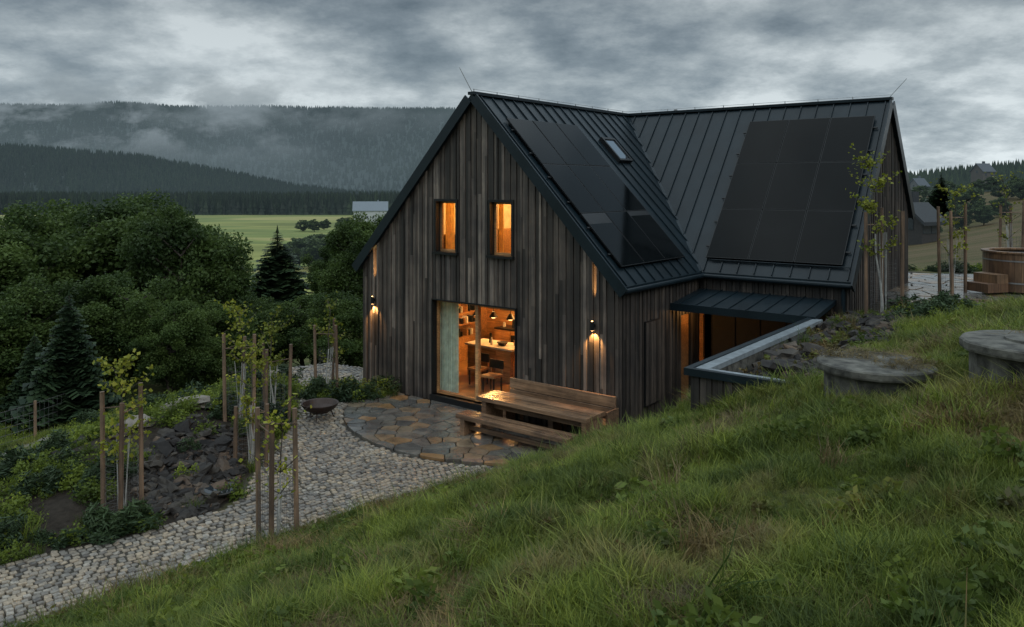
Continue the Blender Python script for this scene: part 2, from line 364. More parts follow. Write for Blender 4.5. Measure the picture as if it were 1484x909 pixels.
# ---------------------------------------------------------------- HOUSE
house=empty('timber_house',(CX,CY,0),math.atan2(-sa,ca))
W=8.04; RX=-W/2; RZ=7.72; RYr=7.45; S1=4.27/4.02; S2=1.22
XR=3.62; XV=3.74
def zgab(x): return RZ-abs(x-RX)*S1
def zc(y): return RZ-abs(RYr-y)*S2
def strips(mb,O,U,Nn,L,top,bot,opens,bw,gap,th,vary,m,breaks=(),split=True):
    U=Vector(U);Nn=Vector(Nn);O=Vector(O)
    ed=set(); e=0
    if bw:
        while e<L: ed.add(round(e,4)); e+=bw*random.choice((.72,1,1,1.25))
    ed|={0,L}|set(breaks)
    for o in opens: ed|={o[0],o[1]}
    ed=sorted(e for e in ed if 0<=e<=L)
    e2=[ed[0]]
    hard={0,L}|set(breaks)|{o[0] for o in opens}|{o[1] for o in opens}
    for e in ed[1:]:
        if e-e2[-1]<.04 and e not in hard: continue
        if e-e2[-1]<.04 and e in hard and e2[-1] not in hard: e2[-1]=e; continue
        e2.append(e)
    for k in range(len(e2)-1):
        a,c=e2[k]+gap/2,e2[k+1]-gap/2; mid=(a+c)/2
        zt=top(mid); res=[]; cur=bot(mid)
        for o in sorted([o for o in opens if o[0]-1e-3<=mid<=o[1]+1e-3],key=lambda o:o[2]):
            if o[2]>cur+.01: res.append((cur,o[2]))
            cur=o[3]
        if cur<zt: res.append((cur,None))
        t0=th+(vary*(.65*(k%2)+.35*random.random()))
        for (z0,z1) in res:
            segs=[]; 
            end=z1 if z1 is not None else zt
            z=z0
            if split:
                while end-z>2.2 and random.random()<.75:
                    q=z+random.uniform(.9,min(3.2,end-z-.4)); segs.append((z,q-.003,False)); z=q
            segs.append((z,end,z1 is None))
            for (s0,s1,isT) in segs:
                ta=top(a) if isT else s1; tc=top(c) if isT else s1
                if ta<=s0 and tc<=s0: continue
                ta=max(ta,s0+.001);tc=max(tc,s0+.001)
                def P(u,zz,d): q=O+U*u+Nn*d; return (q.x,q.y,q.z+zz)
                rr=random.random()
                tt=t0+random.uniform(0,.004)
                mb.hexa([P(a,s0,tt),P(c,s0,tt),P(c,s0,0),P(a,s0,0),P(a,ta,tt),P(c,tc,tt),P(c,tc,0),P(a,ta,0)],m,rr)
ops=[(W-5.42,W-2.72,.2,2.62),(W-5.30,W-4.57,3.81,5.12),(W-3.53,W-2.82,3.81,5.12)]
topf=lambda u: zgab(u-W)-.16
cl=MB(); core=MB(); BW=.088
strips(cl,(-W,0,0),(1,0,0),(0,-1,0),W,topf,lambda u:.03,ops,BW,.011,.018,.03,0,(W/2,))
strips(core,(-W,.25,0),(1,0,0),(0,-1,0),W,topf,lambda u:0,ops,None,0,.248,0,0,(W/2,),False)
sop=[(2.9,3.5,0.05,2.35)]
te=lambda u:3.28
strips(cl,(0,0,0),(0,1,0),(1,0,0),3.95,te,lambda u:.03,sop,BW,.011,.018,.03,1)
strips(core,(-.25,.26,0),(0,1,0),(1,0,0),3.69,te,lambda u:0,[(2.64,3.24,.05,2.35)],None,0,.248,0,0,(),False)
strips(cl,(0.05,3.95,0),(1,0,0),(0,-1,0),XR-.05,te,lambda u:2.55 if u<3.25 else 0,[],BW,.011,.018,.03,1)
core.box(0,XR,3.951,4.2,2.5,3.28); core.box(3.3,XR,3.951,4.2,0,2.5)
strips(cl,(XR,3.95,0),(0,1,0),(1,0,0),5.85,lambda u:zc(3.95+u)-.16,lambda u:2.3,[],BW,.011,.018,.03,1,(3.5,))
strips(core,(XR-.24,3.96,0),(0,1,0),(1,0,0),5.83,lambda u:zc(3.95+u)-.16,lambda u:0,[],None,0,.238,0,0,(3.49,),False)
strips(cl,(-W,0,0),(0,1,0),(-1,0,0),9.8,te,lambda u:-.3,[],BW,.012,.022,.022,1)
core.box(-W+.002,-W+.25,.26,9.8,-.3,3.28)
core.box(-W+.25,XR-.25,9.6,9.8,-.3,4.5)
cl.obj('timber_cladding',[M['clad'],M['claddark']],house)
core.obj('wall_core',[M['core']],house)
sp=MB(); sp.box(.05,.085,1.02,1.72,.55,2.45,0,.3)
for k in range(6): sp.box(.085,.1,1.04+k*.113,1.14+k*.113,.58,2.42,1)
sp.obj('sliding_shutter',[M['frame'],M['claddark']],house)
ed=MB(); ed.box(-.12,-.06,2.9,3.5,.05,2.35,0,.6); ed.box(-.06,-.03,3.0,3.4,.9,2.1,0,.2)
ed.cyl((-.03,3.42,1.0),(.03,3.42,1.0),.015,.015,8,1)
ed.obj('entrance_door',[M['oak'],M['steel']],house)
gd=MB(); gd.box(.05,3.3,4.6,4.7,0,2.5,0)
for k in range(5): gd.box(.1+k*.64,.1+k*.64+.6,4.57,4.6,.05,2.4,1)
gd.obj('garage_door',[M['frame'],M['core']],house)
rf=MB()
def slab(pts,t=.16,m=0): rf.prism([(p[0],p[1],p[2]) for p in pts],-t,m)
E=.12
zR=lambda x:RZ-abs(x-RX)*S1
yv=lambda x:3.85+(E-x)*(RYr-3.85)/(E-RX)
slab([(E,-.14,zR(E)),(E,3.85,zR(E)),(RX,RYr,RZ),(RX,-.14,RZ)])
slab([(E,3.85,zR(E)),(XV,3.85,zc(3.85)),(XV,RYr,RZ),(RX,RYr,RZ)])
slab([(-W-E,-.14,zR(E)),(RX,-.14,RZ),(RX,RYr,RZ),(-6.83,9.9,zR(-6.83)),(-W-E,9.9,zR(E))][::-1])
slab([(RX,RYr,RZ),(XV,RYr,RZ),(XV,9.9,zc(9.9)),(-6.83,9.9,zc(9.9))][::-1])
nR=Vector((S1,0,1)).normalized(); nL=Vector((-S1,0,1)).normalized(); nC=Vector((0,-S2,1)).normalized()
y=.12
while y<7.2:
    x0=E if y<3.85 else E-(y-3.85)*(E-RX)/(RYr-3.85)
    rf.beam((x0-.01,y,zR(x0-.01)+.001),(RX+.05,y,zR(RX+.05)+.001),.022,nR,.035,0); 
    rf.beam((-W-E,y,zR(E)),(RX-.05,y,zR(RX-.05)),.022,nL,.035,0); y+=.43
x=-3.7
while x<3.7:
    y0=3.86 if x>=E else yv(x)
    rf.beam((x,y0+.01,zc(y0+.01)),(x,RYr-.05,zc(RYr-.05)),.022,nC,.035,0); x+=.43
rf.beam((RX,-.16,RZ-.03),(RX,RYr,RZ-.03),.2,(0,0,1),.075,0)
rf.beam((RX-.1,RYr,RZ-.028),(XV+.02,RYr,RZ-.028),.2,(0,0,1),.075,0)
for sgn,nn in ((1,nR),(-1,nL)):
    xe=RX+sgn*(4.02+E)
    rf.beam((xe,-.155,zR(E)-.2),(RX,-.155,RZ-.2),.035,nn,.25,0)
rf.beam((XV+.01,3.84,zc(3.84)-.2),(XV+.01,RYr,RZ-.2),.035,nC,.26,0)
rf.beam((XV+.01,9.9,zc(9.9)-.2),(XV+.01,RYr,RZ-.2),.035,(0,S2,1),.26,0)
rf.beam((E,3.85,zR(E)+.01),(RX,RYr,RZ+.01),.16,(0,0,1),.02,0)
rf.cyl((E+.07,-.14,zR(E)-.08),(E+.07,3.80,zR(E)-.08),.055,.055,10,0)
rf.cyl((E+.05,3.79,zR(E)-.08),(XV,3.79,zR(E)-.08),.055,.055,10,0)
rf.cyl((XR-.1,3.86,0),(XR-.1,3.86,3.2),.045,.045,10,0)
rf.cyl((.3,4.02,zc(4.02)+.1),(XR,4.02,zc(4.02)+.1),.014,.014,6,0)
rf.hexa([(0.03,2.35,2.6),(3.35,2.35,2.6),(3.35,3.92,2.8),(0.03,3.92,2.8),(0.03,2.35,2.7),(3.35,2.35,2.7),(3.35,3.92,2.9),(0.03,3.92,2.9)],0)
x=.25
while x<3.3: rf.beam((x,2.36,2.702),(x,3.9,2.898),.02,(0,0,1),.03,0); x+=.4
rf.box(.03,3.38,2.30,2.348,2.55,2.72,0)
rf.obj('standing_seam_roof',[M['roof']],house)
pn=MB()
def plane_pt(base,e1,e2,n,a,b_,h): return Vector(base)+Vector(e1)*a+Vector(e2)*b_+Vector(n)*h
def panels(base,e1,e2,n,cols,rows,w,h):
    for i in range(cols):
        for j in range(rows):
            a0,a1=i*w+.008,(i+1)*w-.008; b0,b1=j*h+.008,(j+1)*h-.008
            tl=random.uniform(-.004,.004)
            q=lambda a,b_,z:plane_pt(base,e1,e2,n,a,b_,z+tl)
            pn.hexa([q(a0,b0,.07),q(a1,b0,.07),q(a1,b1,.07),q(a0,b1,.07),q(a0,b0,.105),q(a1,b0,.105),q(a1,b1,.105),q(a0,b1,.105)],1)
            g=.014
            pn.hexa([q(a0+g,b0+g,.1),q(a1-g,b0+g,.1),q(a1-g,b1-g,.1),q(a0+g,b1-g,.1),q(a0+g,b0+g,.108),q(a1-g,b0+g,.108),q(a1-g,b1-g,.108+tl),q(a0+g,b1-g,.108+tl)],0)
    for j in range(rows):
        for f in (.25,.75):
            p0=plane_pt(base,e1,e2,n,-.10,(j+f)*h,.035); p1=plane_pt(base,e1,e2,n,cols*w+.10,(j+f)*h,.035)
            pn.beam(p0,p1,.035,n,.034,1)
d=Vector((-1,0,S1)).normalized()
panels((-.19,.34,zR(-.19)),(0,1,0),d,nR,3,3,1.03,1.56)
d2=Vector((0,1,S2)).normalized()
panels((.16,4.09,zc(4.09)),(1,0,0),d2,nC,3,3,1.10,1.55)
pn.obj('solar_panels',[M['panel'],M['frame']],house)
sk=MB(); base=Vector((-2.5,4.25,zR(-2.5))); e1=Vector((0,1,0)); 
q=lambda a,b_,z:base+e1*a+d*b_+nR*z
for (a0,a1,b0,b1) in ((0,.7,0,.07),(0,.7,.83,.9),(0,.07,.07,.83),(.63,.7,.07,.83)):
    sk.hexa([q(a0,b0,0),q(a1,b0,0),q(a1,b1,0),q(a0,b1,0),q(a0,b0,.12),q(a1,b0,.12),q(a1,b1,.12),q(a0,b1,.12)],0)
sk.hexa([q(.07,.07,.05),q(.63,.07,.05),q(.63,.83,.05),q(.07,.83,.05),q(.07,.07,.09),q(.63,.07,.09),q(.63,.83,.09),q(.07,.83,.09)],1)
m,nt,b=newmat('skylight_glass'); b.inputs['Roughness'].default_value=.03; b.inputs['Metallic'].default_value=.9
b.inputs['Base Color'].default_value=(.3,.34,.38,1)
sk.obj('skylight',[M['frame'],m],house)
lr=MB()
lr.cyl((RX,-.1,RZ+.02),(RX-.2,-.35,RZ+.62),.010,.007,6); lr.cyl((XV-.1,RYr,RZ),(XV+.35,RYr,RZ+.5),.010,.007,6)
lr.cyl((RX,-.1,RZ+.11),(RX,RYr,RZ+.11),.006,.006,5); lr.cyl((RX,RYr,RZ+.11),(XV,RYr,RZ+.11),.006,.006,5)
for k in range(9): lr.cyl((RX,-.05+k*.9,RZ+.03),(RX,-.05+k*.9,RZ+.12),.012,.012,5)
for k in range(8): lr.cyl((RX+.5+k*.9,RYr,RZ+.03),(RX+.5+k*.9,RYr,RZ+.12),.012,.012,5)
lr.cyl((-2.6,RYr+.5,RZ-.7),(-2.6,RYr+.5,RZ+.14),.06,.06,8)
lr.obj('lightning_rods',[M['steel']],house)
wn=MB()
for (x0,x1,z0,z1) in ((-5.30,-4.57,3.81,5.12),(-3.53,-2.82,3.81,5.12)):
    wn.box(x0-.03,x0+.035,-.075,.1,z0-.02,z1+.03,1); wn.box(x1-.035,x1+.03,-.075,.1,z0-.02,z1+.03,1)
    wn.box(x0+.035,x1-.035,-.075,.1,z1-.03,z1+.03,1); wn.box(x0-.05,x1+.05,-.13,.1,z0-.05,z0+.012,1)
    a=.035;f=.055
    wn.box(x0+a,x0+a+f,.1,.16,z0+.012,z1-.03,0); wn.box(x1-a-f,x1-a,.1,.16,z0+.012,z1-.03,0)
    wn.box(x0+a+f,x1-a-f,.1,.16,z0+.012,z0+.07,0); wn.box(x0+a+f,x1-a-f,.1,.16,z1-.08,z1-.03,0)
    wn.poly([(x0+a+f,.13,z0+.07),(x1-a-f,.13,z0+.07),(x1-a-f,.13,z1-.08),(x0+a+f,.13,z1-.08)],2)
x0,x1,z0,z1=-5.42,-2.72,.2,2.62
wn.box(x0,x0+.03,-.075,.12,z0,z1,1);wn.box(x1-.03,x1,-.075,.12,z0,z1,1);wn.box(x0+.03,x1-.03,-.07,.12,z1-.03,z1,1)
wn.box(x0-.02,x1+.02,-.12,.2,.03,.2,1)
mid=-4.05
wn.box(x0+.03,x0+.08,.1,.17,z0,z1-.03,0); wn.box(x1-.09,x1-.03,.12,.19,z0,z1-.03,0); wn.box(mid-.045,mid+.045,.09,.2,z0,z1-.03,0)
wn.box(x0+.08,mid-.045,.1,.17,z1-.08,z1-.03,0); wn.box(x0+.08,mid-.045,.1,.17,z0,z0+.06,0)
wn.box(mid+.045,x1-.09,.12,.19,z1-.1,z1-.03,0); wn.box(mid+.045,x1-.09,.12,.19,z0,z0+.06,0)
wn.poly([(x0+.08,.13,z0+.06),(mid-.045,.13,z0+.06),(mid-.045,.13,z1-.08),(x0+.08,.13,z1-.08)],2)
wn.poly([(mid+.045,.15,z0+.06),(x1-.09,.15,z0+.06),(x1-.09,.15,z1-.1),(mid+.045,.15,z1-.1)],2)
wn.obj('windows',[M['oak'],M['frame'],M['glass']],house)
it=MB()
it.box(-7.7,-.3,.27,4.9,.02,.2,0); it.box(-7.7,-.3,.27,4.9,2.72,2.86,2,.5); it.box(-7.7,-.3,4.9,5.0,.2,2.72,2,.3)
it.box(-7.75,-7.7,.27,4.9,.2,2.72,2,.2); it.box(-.3,-.27,.3,2.8,.2,2.72,2)
for k in range(6):
    xx=-6.9+k*.62
    it.box(xx,xx+.6,4.3,4.88,.2,1.08,2,random.random()); 
    it.box(xx,xx+.6,4.5,4.88,1.75,2.6,2,random.random())
it.box(-6.9,-3.2,4.28,4.89,1.082,1.12,3,.5); it.box(-6.9,-3.2,4.52,4.6,1.72,1.748,5)
for k in range(9):
    xx=-6.75+k*.36; it.cyl((xx,4.6,1.12),(xx,4.6,1.25+.12*((k*7)%3)),.05,.04,8,(4,3,2)[k%3])
it.box(-6.25,-5.7,4.27,4.3,.35,.95,3)
it.box(-7.68,-7.3,2.2,4.1,.2,.9,2,.6)
for z_ in (1.25,1.6,1.95,2.3): it.box(-7.68,-7.38,2.2,4.1,z_,z_+.03,2,.3)
for j,z_ in enumerate((.9,1.28,1.63,1.98)):
    for k in range(16):
        if (k*5+j*3)%7<5:
            y_=2.25+k*.115; it.box(-7.64,-7.45,y_,y_+random.uniform(.03,.1),z_,z_+random.uniform(.1,.27),random.choice((3,4,2,3)))
it.box(-7.68,-7.66,2.2,4.1,1.565,1.59,5)
it.box(-6.0,-4.45,2.0,2.7,.2,1.06,2,.8); it.box(-6.06,-4.39,1.94,2.76,1.06,1.11,4,.5)
for k in range(3): it.box(-5.98+k*.51,-5.98+k*.51+.49,1.975,1.999,.28,1.02,2,random.random())
it.box(-4.449,-4.43,2.05,2.65,.3,1.0,2,.3)
it.cyl((-5.0,2.3,1.11),(-5.0,2.3,1.2),.10,.16,14,3); it.cyl((-5.5,2.4,1.11),(-5.5,2.4,1.38),.05,.03,10,3); it.cyl((-4.7,2.5,1.11),(-4.7,2.5,1.24),.05,.05,10,2); it.cyl((-5.3,2.2,1.11),(-5.3,2.2,1.3),.04,.02,8,4)
for xx in (-4.8,-5.4,-6.0):
    it.cyl((xx,2.4,1.98),(xx,2.4,2.72),.008,.008,6,3); it.cyl((xx,2.4,1.83),(xx,2.4,1.98),.13,.04,14,3); it.cyl((xx,2.4,1.81),(xx,2.4,1.84),.06,.06,10,5)
for (cx,cy) in ((-4.3,1.0),(-5.1,1.4)):
    it.box(cx-.22,cx+.22,cy-.2,cy+.2,.6,.65,2)
    for sx_ in (-.19,.16):
        for sy_ in (-.17,.14): it.box(cx+sx_,cx+sx_+.03,cy+sy_,cy+sy_+.03,.2,.6,3)
    it.box(cx-.22,cx+.22,cy+.17,cy+.2,.78,1.0,3); it.box(cx-.2,cx-.17,cy+.17,cy+.2,.65,.78,2); it.box(cx+.17,cx+.2,cy+.17,cy+.2,.65,.78,2)
it.box(-5.75,-2.3,.27,1.9,3.2,3.3,0); it.box(-5.75,-2.3,1.9,2.0,3.3,5.3,2,.4); it.box(-5.8,-5.75,.27,1.9,3.3,5.3,1,.7); it.box(-2.3,-2.25,.27,1.9,3.3,5.3,1)
it.box(-4.1,-4.0,.27,1.9,3.3,5.3,1,.7); it.box(-5.75,-2.3,.27,1.9,5.3,5.35,1)
it.box(-5.74,-5.3,.7,1.2,3.3,4.2,2,.1); it.box(-3.99,-3.75,.6,1.3,3.3,4.4,2,.1)
it.obj('interior_rooms',[M['floor'],M['plaster'],M['oak'],M['frame'],M['china'],M['strip']],house)
cu=MB()
def curtain(x0,x1,y,z0,z1,n,m,amp=.035):
    pts=[]
    for i in range(n+1):
        x=x0+(x1-x0)*i/n; pts.append((x,y+amp*math.sin(i*1.35)))
    for i in range(n): cu.poly([(pts[i][0],pts[i][1],z0),(pts[i+1][0],pts[i+1][1],z0),(pts[i+1][0],pts[i+1][1],z1),(pts[i][0],pts[i][1],z1)],m,.5)
curtain(-5.6,-4.86,.33,.22,2.6,44,0)
curtain(-5.3,-5.02,.33,3.85,5.1,20,1); curtain(-3.55,-3.4,.33,3.85,5.1,12,1); curtain(-2.95,-2.8,.33,3.85,5.1,12,1)
cu.obj('curtains',[M['curtain'],M['warmcurtain']],house,False)
def plight(name,loc,p,col=(1,.50,.16),r=.08):
    l=bpy.data.lights.new(name,'POINT'); l.energy=p; l.color=col; l.shadow_soft_size=r
    o=bpy.data.objects.new(name,l); scene.collection.objects.link(o); o.parent=house; o.location=loc
plight('kitchen_lamp',(-4.2,3.3,2.45),230,(1,.50,.15)); plight('dining_lamp',(-5.9,2.9,2.45),140,(1,.50,.15)); plight('attic_lamp',(-4.9,1.2,5.0),80,(1,.56,.18)); plight('attic_lamp_b',(-3.1,1.2,5.0),80,(1,.56,.18))
plight('porch_lamp',(.35,3.2,2.45),9)
sc=MB()
for t,z in ((7.54,2.40),(.585,2.45)):
    sc.cyl((-t,-.14,z-.1),(-t,-.14,z+.1),.045,.045,14,0); sc.box(-t-.03,-t+.03,-.1,-.055,z-.04,z+.04,0)
    sc.cyl((-t,-.14,z-.104),(-t,-.14,z-.1),.036,.036,12,1); sc.cyl((-t,-.14,z+.1),(-t,-.14,z+.104),.02,.02,12,1)
    for nm,dz,ang,p,zz in (('sconce_downlight',-1,95,95,z-.13),('sconce_uplight',1,9,1100,z+.13)):
        l=bpy.data.lights.new(nm,'SPOT'); l.energy=p; l.color=(1,.50,.16); l.spot_size=math.radians(ang); l.spot_blend=.6; l.shadow_soft_size=.01
        o=bpy.data.objects.new(nm,l); scene.collection.objects.link(o); o.parent=house; o.location=(-t,-.115,zz)
        o.rotation_euler=(math.radians(14) if dz<0 else math.radians(180-6),0,0)
sc.obj('wall_sconces',[M['frame'],M['bulb']],house)
# ---------------------------------------------------------------- retaining wall
rw=empty('retaining_wall',(CX,CY,0),math.atan2(-sa,ca))
r=MB(); r.box(3.3,3.5,-3.5,2.3,-.2,2.6,0); r.box(3.5,5.0,-3.5,-3.3,.5,2.6,0)
strips(r,(3.3,-3.5,0),(1,0,0),(0,-1,0),1.7,lambda u:2.58,lambda u:0,[],BW,.011,.02,.02,1)
r.box(3.22,3.32,-3.59,2.35,2.59,2.70,2); r.box(3.32,5.05,-3.59,-3.49,2.59,2.70,2)
r.box(3.325,3.52,-3.485,2.35,2.6,2.68,3); r.box(3.525,5.05,-3.485,-3.31,2.6,2.68,3)
r.obj('wall_and_coping',[M['concrete'],M['claddark'],M['roof'],M['coping']],rw)
# ---------------------------------------------------------------- furniture
bn=MB()
def rbox(x0,x1,y0,y1,z0,z1): bn.box(x0,x1,y0,y1,z0,z1,0)
def flush(name):
    global bn
    o=bn.obj(name,[M['bench']],None,bev=.008); o.location=(CX,CY,0.05); o.rotation_euler[2]=math.atan2(-sa,ca); bn=MB()
for k in range(3): rbox(-3.05,-.12,-1.80+k*.137,-1.67+k*.137,.35,.45)
for xx in (-2.93,-.26): rbox(xx,xx+.12,-1.79,-1.40,0,.35)
rbox(-2.81,-.26,-1.62,-1.56,.1,.2); flush('low_bench')
for k in range(5): rbox(-2.9,-.0,-1.28+k*.142,-1.144+k*.142,.66,.75)
rbox(-2.78,-2.66,-1.24,-.62,0,.66)
for k in range(4): rbox(-.14,-.03,-1.26+k*.165,-1.10+k*.165,0,.66)
rbox(-2.66,-.14,-.97,-.9,.45,.60); flush('timber_table')
for k in range(3): rbox(-2.85,-.02,-.52+k*.137,-.39+k*.137,.38,.45)
rbox(-2.85,-.02,-.13,-.07,.5,.70); rbox(-2.85,-.02,-.13,-.07,.715,.95)
for xx in (-2.8,-1.5,-.2): rbox(xx,xx+.13,-.5,-.14,0,.38)
rbox(-.07,.0,-.52,-.14,.0,.378); rbox(-.015,.03,-.53,-.06,.0,.72)
for xx in (-2.6,-1.4,-.4): rbox(xx,xx+.1,-.068,-.055,0,.9)
flush('timber_bench')
fp=MB(); n=28
prof=[(0.02,.16),(.2,.18),(.33,.26),(.4,.36),(.43,.37),(.43,.35),(.35,.24),(.2,.15),(.02,.13)]
for k in range(n):
    a0=2*math.pi*k/n;a1=2*math.pi*(k+1)/n
    for j in range(len(prof)-1):
        (r0,z0),(r1,z1)=prof[j],prof[j+1]
        fp.poly([(r0*math.cos(a0),r0*math.sin(a0),z0),(r0*math.cos(a1),r0*math.sin(a1),z0),(r1*math.cos(a1),r1*math.sin(a1),z1),(r1*math.cos(a0),r1*math.sin(a0),z1)],0)
for k in range(3):
    a=2*math.pi*k/3+.5; fp.cyl((.33*math.cos(a),.33*math.sin(a),0),(.25*math.cos(a),.25*math.sin(a),.2),.015,.015,6,0)
fp.obj('fire_pit',[simple('rusty_steel',(.04,.025,.02),.5,.4)],None,True,(-4.5,18.7,.03))
# ---------------------------------------------------------------- flagstones
def clip(poly,a,b,c):
    out=[]
    for i in range(len(poly)):
        p=poly[i];q=poly[(i+1)%len(poly)]
        dp=a*p[0]+b*p[1]-c; dq=a*q[0]+b*q[1]-c
        if dp<=0: out.append(p)
        if (dp<0)!=(dq<0) and dp!=dq:
            t=dp/(dp-dq); out.append((p[0]+t*(q[0]-p[0]),p[1]+t*(q[1]-p[1])))
    return out
def crazy(mb,boundary,spacing,gap,z,th,seed=1,stretch=1.0):
    rr=random.Random(seed); xs_=[p[0] for p in boundary]; ys_=[p[1] for p in boundary]
    seeds=[]; tries=0
    while tries<9000:
        tries+=1; p=(rr.uniform(min(xs_)-.5,max(xs_)+.5),rr.uniform(min(ys_)-.5,max(ys_)+.5)); s=spacing*rr.uniform(.6,1.35)
        if all(((p[0]-q[0])/stretch)**2+(p[1]-q[1])**2>s*s for q in seeds): seeds.append(p)
    for p in seeds:
        cell=list(boundary)
        for q in seeds:
            if q is p: continue
            dx,dy=q[0]-p[0],q[1]-p[1]; D=math.hypot(dx,dy)
            if D>spacing*5: continue
            dx/=D;dy/=D; c=dx*(p[0]+q[0])/2+dy*(p[1]+q[1])/2-gap
            cell=clip(cell,dx,dy,c)
            if len(cell)<3: break
        if len(cell)<3: continue
        A_=abs(sum(cell[i][0]*cell[(i+1)%len(cell)][1]-cell[(i+1)%len(cell)][0]*cell[i][1] for i in range(len(cell))))/2
        if A_<.015: continue
        poly=[]
        for i in range(len(cell)):
            a=cell[i];c2=cell[(i+1)%len(cell)]
            L_=math.hypot(a[0]-c2[0],a[1]-c2[1])
            if L_<.03: continue
            poly.append((a[0]*.94+c2[0]*.06,a[1]*.94+c2[1]*.06)); 
            if L_>.25:
                j=rr.uniform(-.012,.012); poly.append((a[0]*.5+c2[0]*.5+j,a[1]*.5+c2[1]*.5-j))
            poly.append((a[0]*.06+c2[0]*.94,a[1]*.06+c2[1]*.94))
        if len(poly)<3: continue
        h=rr.uniform(0,.012); tx,ty=rr.uniform(-.012,.012),rr.uniform(-.012,.012)
        mb.prism([(x_,y_,z+h+(x_-p[0])*tx+(y_-p[1])*ty) for x_,y_ in poly],-th,0,rr.random())
pc=(-3.4,.8); pr=4.15
circ=[(pc[0]+pr*math.cos(t),pc[1]+pr*math.sin(t)) for t in np.linspace(0,2*math.pi,40,endpoint=False)]
circ=clip(circ,0,1,-.13)
fl=MB(); crazy(fl,circ,.36,.011,.055,.06,3,1.5)
o=fl.obj('flagstone_patio',[M['flag']]); o.location=(CX,CY,0); o.rotation_euler[2]=math.atan2(-sa,ca)
o.modifiers.new('b','BEVEL').width=.008
fl=MB(); crazy(fl,[(9.0,17.4),(13.6,17.6),(14.5,24.5),(9.4,25.5)],.6,.02,2.76,.09,5)
o=fl.obj('flagstone_terrace',[M['flag']]); o.modifiers.new('b','BEVEL').width=.01
# ---------------------------------------------------------------- cobbles
def bevcube(sx,sy,sz,seed):
    import bmesh
    bm=bmesh.new(); bmesh.ops.create_cube(bm,size=1); 
    rr=random.Random(seed)
    for v in bm.verts: v.co=Vector((v.co.x*sx*rr.uniform(.82,1.05),v.co.y*sy*rr.uniform(.82,1.05),v.co.z*sz))
    bmesh.ops.bevel(bm,geom=bm.edges[:]+bm.verts[:],offset=min(sx,sy)*.14,segments=2,affect='EDGES',profile=.6)
    me=bpy.data.meshes.new('sett'); bm.to_mesh(me); bm.free(); me.materials.append(M['sett'])
    me.polygons.foreach_set('use_smooth',[True]*len(me.polygons)); return me
setts=[bevcube(.095+.01*(k%3),.088+.01*(k%2),.09,k) for k in range(8)]
step=.112
an=math.radians(42); u0=np.array([math.cos(an),math.sin(an)]); v0=np.array([-u0[1],u0[0]])
I,J=np.meshgrid(np.arange(-190,190),np.arange(-190,190)); I=I.ravel();J=J.ravel()
wob=.12*np.sin(I*.11)+.05*np.sin(I*.37+1); rowoff=rng.uniform(0,1,400)[J+200]
P=np.array([-4,14.])+(I*step+step*rowoff+rng.normal(0,.009,len(I)))[:,None]*u0+(J*step*1.0+wob+rng.normal(0,.007,len(I)))[:,None]*v0
k=inpoly(P,terr); P=P[k]; lx,ly=W2L(P[:,0],P[:,1])
k=~(((lx-pc[0])**2+(ly-pc[1])**2<(pr+.04)**2)&(ly<0))&~((lx>-8.1)&(lx<0.07)&(ly>-.08))&~(ly>5)
bed2=((P[:,0]+4.2)/1.35)**2+((P[:,1]-20.9)/.75)**2<1
k&=~bed2
P=P[k]; n=len(P)
Z=.0+.02*np.sin(P[:,0]*1.3)*np.sin(P[:,1]*1.7)-.012+rng.normal(0,.004,n)
scatter('granite_sett_paving',setts,np.c_[P,Z],np.c_[rng.normal(0,.06,n),rng.normal(0,.06,n),an+rng.normal(0,.09,n)],rng.uniform(.9,1.06,n),rng.integers(0,8,n))
# ---------------------------------------------------------------- rocks
def rockmesh(seed,flat=.6):
    import bmesh
    bm=bmesh.new(); bmesh.ops.create_icosphere(bm,subdivisions=2,radius=.5)
    for v in bm.verts:
        n_=v.co.normalized(); dd=mnoise.noise(n_*1.6+Vector((seed*3.1,0,0)))*.55+mnoise.noise(n_*4+Vector((0,seed*2.3,0)))*.16
        q=v.co*(1+dd); q=Vector((round(q.x/.19)*.19*.75+q.x*.25,round(q.y/.19)*.19*.75+q.y*.25,(round(q.z/.17)*.17*.75+q.z*.25)*flat)); v.co=q
    me=bpy.data.meshes.new('rock'); bm.to_mesh(me); bm.free(); me.materials.append(M['rock']); return me
rocks=[rockmesh(i,random.uniform(.35,.75)) for i in range(8)]
def rand_in(poly,n):
    a=np.array(poly); out=np.zeros((0,2))
    while len(out)<n:
        p=rng.uniform(a.min(0),a.max(0),(n*2,2)); out=np.r_[out,p[inpoly(p,poly)]]
    return out[:n]
rp=np.r_[rand_in(rockpoly,900),rand_in([(-5.1,13.3),(-5.1,15.2),(-5.7,16.2),(-6.7,16.4),(-6.9,14.6),(-6.2,13.3)],800),rand_in([(10.2,15.6),(13.5,15.9),(14,17.4),(10.4,17.2)],200),rand_in([(-8,14),(-10,16),(-9,19),(-6,18)],60)]
S=rng.lognormal(math.log(.12),.45,len(rp)); S=np.clip(S,.05,.42)
scatter('rock_pile',rocks,np.c_[rp,H(rp[:,0],rp[:,1])+S*.12],rng.uniform(-.6,.6,(len(rp),3))*np.array([1,1,5.3]),np.c_[S*1.6,S,S],rng.integers(0,8,len(rp)))
lightrock=simple('pale_boulder',(.17,.15,.125),.8,bmp=.6,bs=10)
for (i,x_,y_,sc_) in ((2,-6.9,17.1,(1.1,.6,.38)),(5,-7.5,16.0,(.6,.5,.4))):
    me_=rocks[i].copy(); me_.materials.clear(); me_.materials.append(lightrock); put('boulder',me_,(x_,y_,H1(x_,y_)+.1),.4,sc_)
bs=MB(); bs.cyl((0,0,0),(0,0,.05),.28,.33,24,0); bs.cyl((0,0,.05),(0,0,.054),.27,.27,24,1)
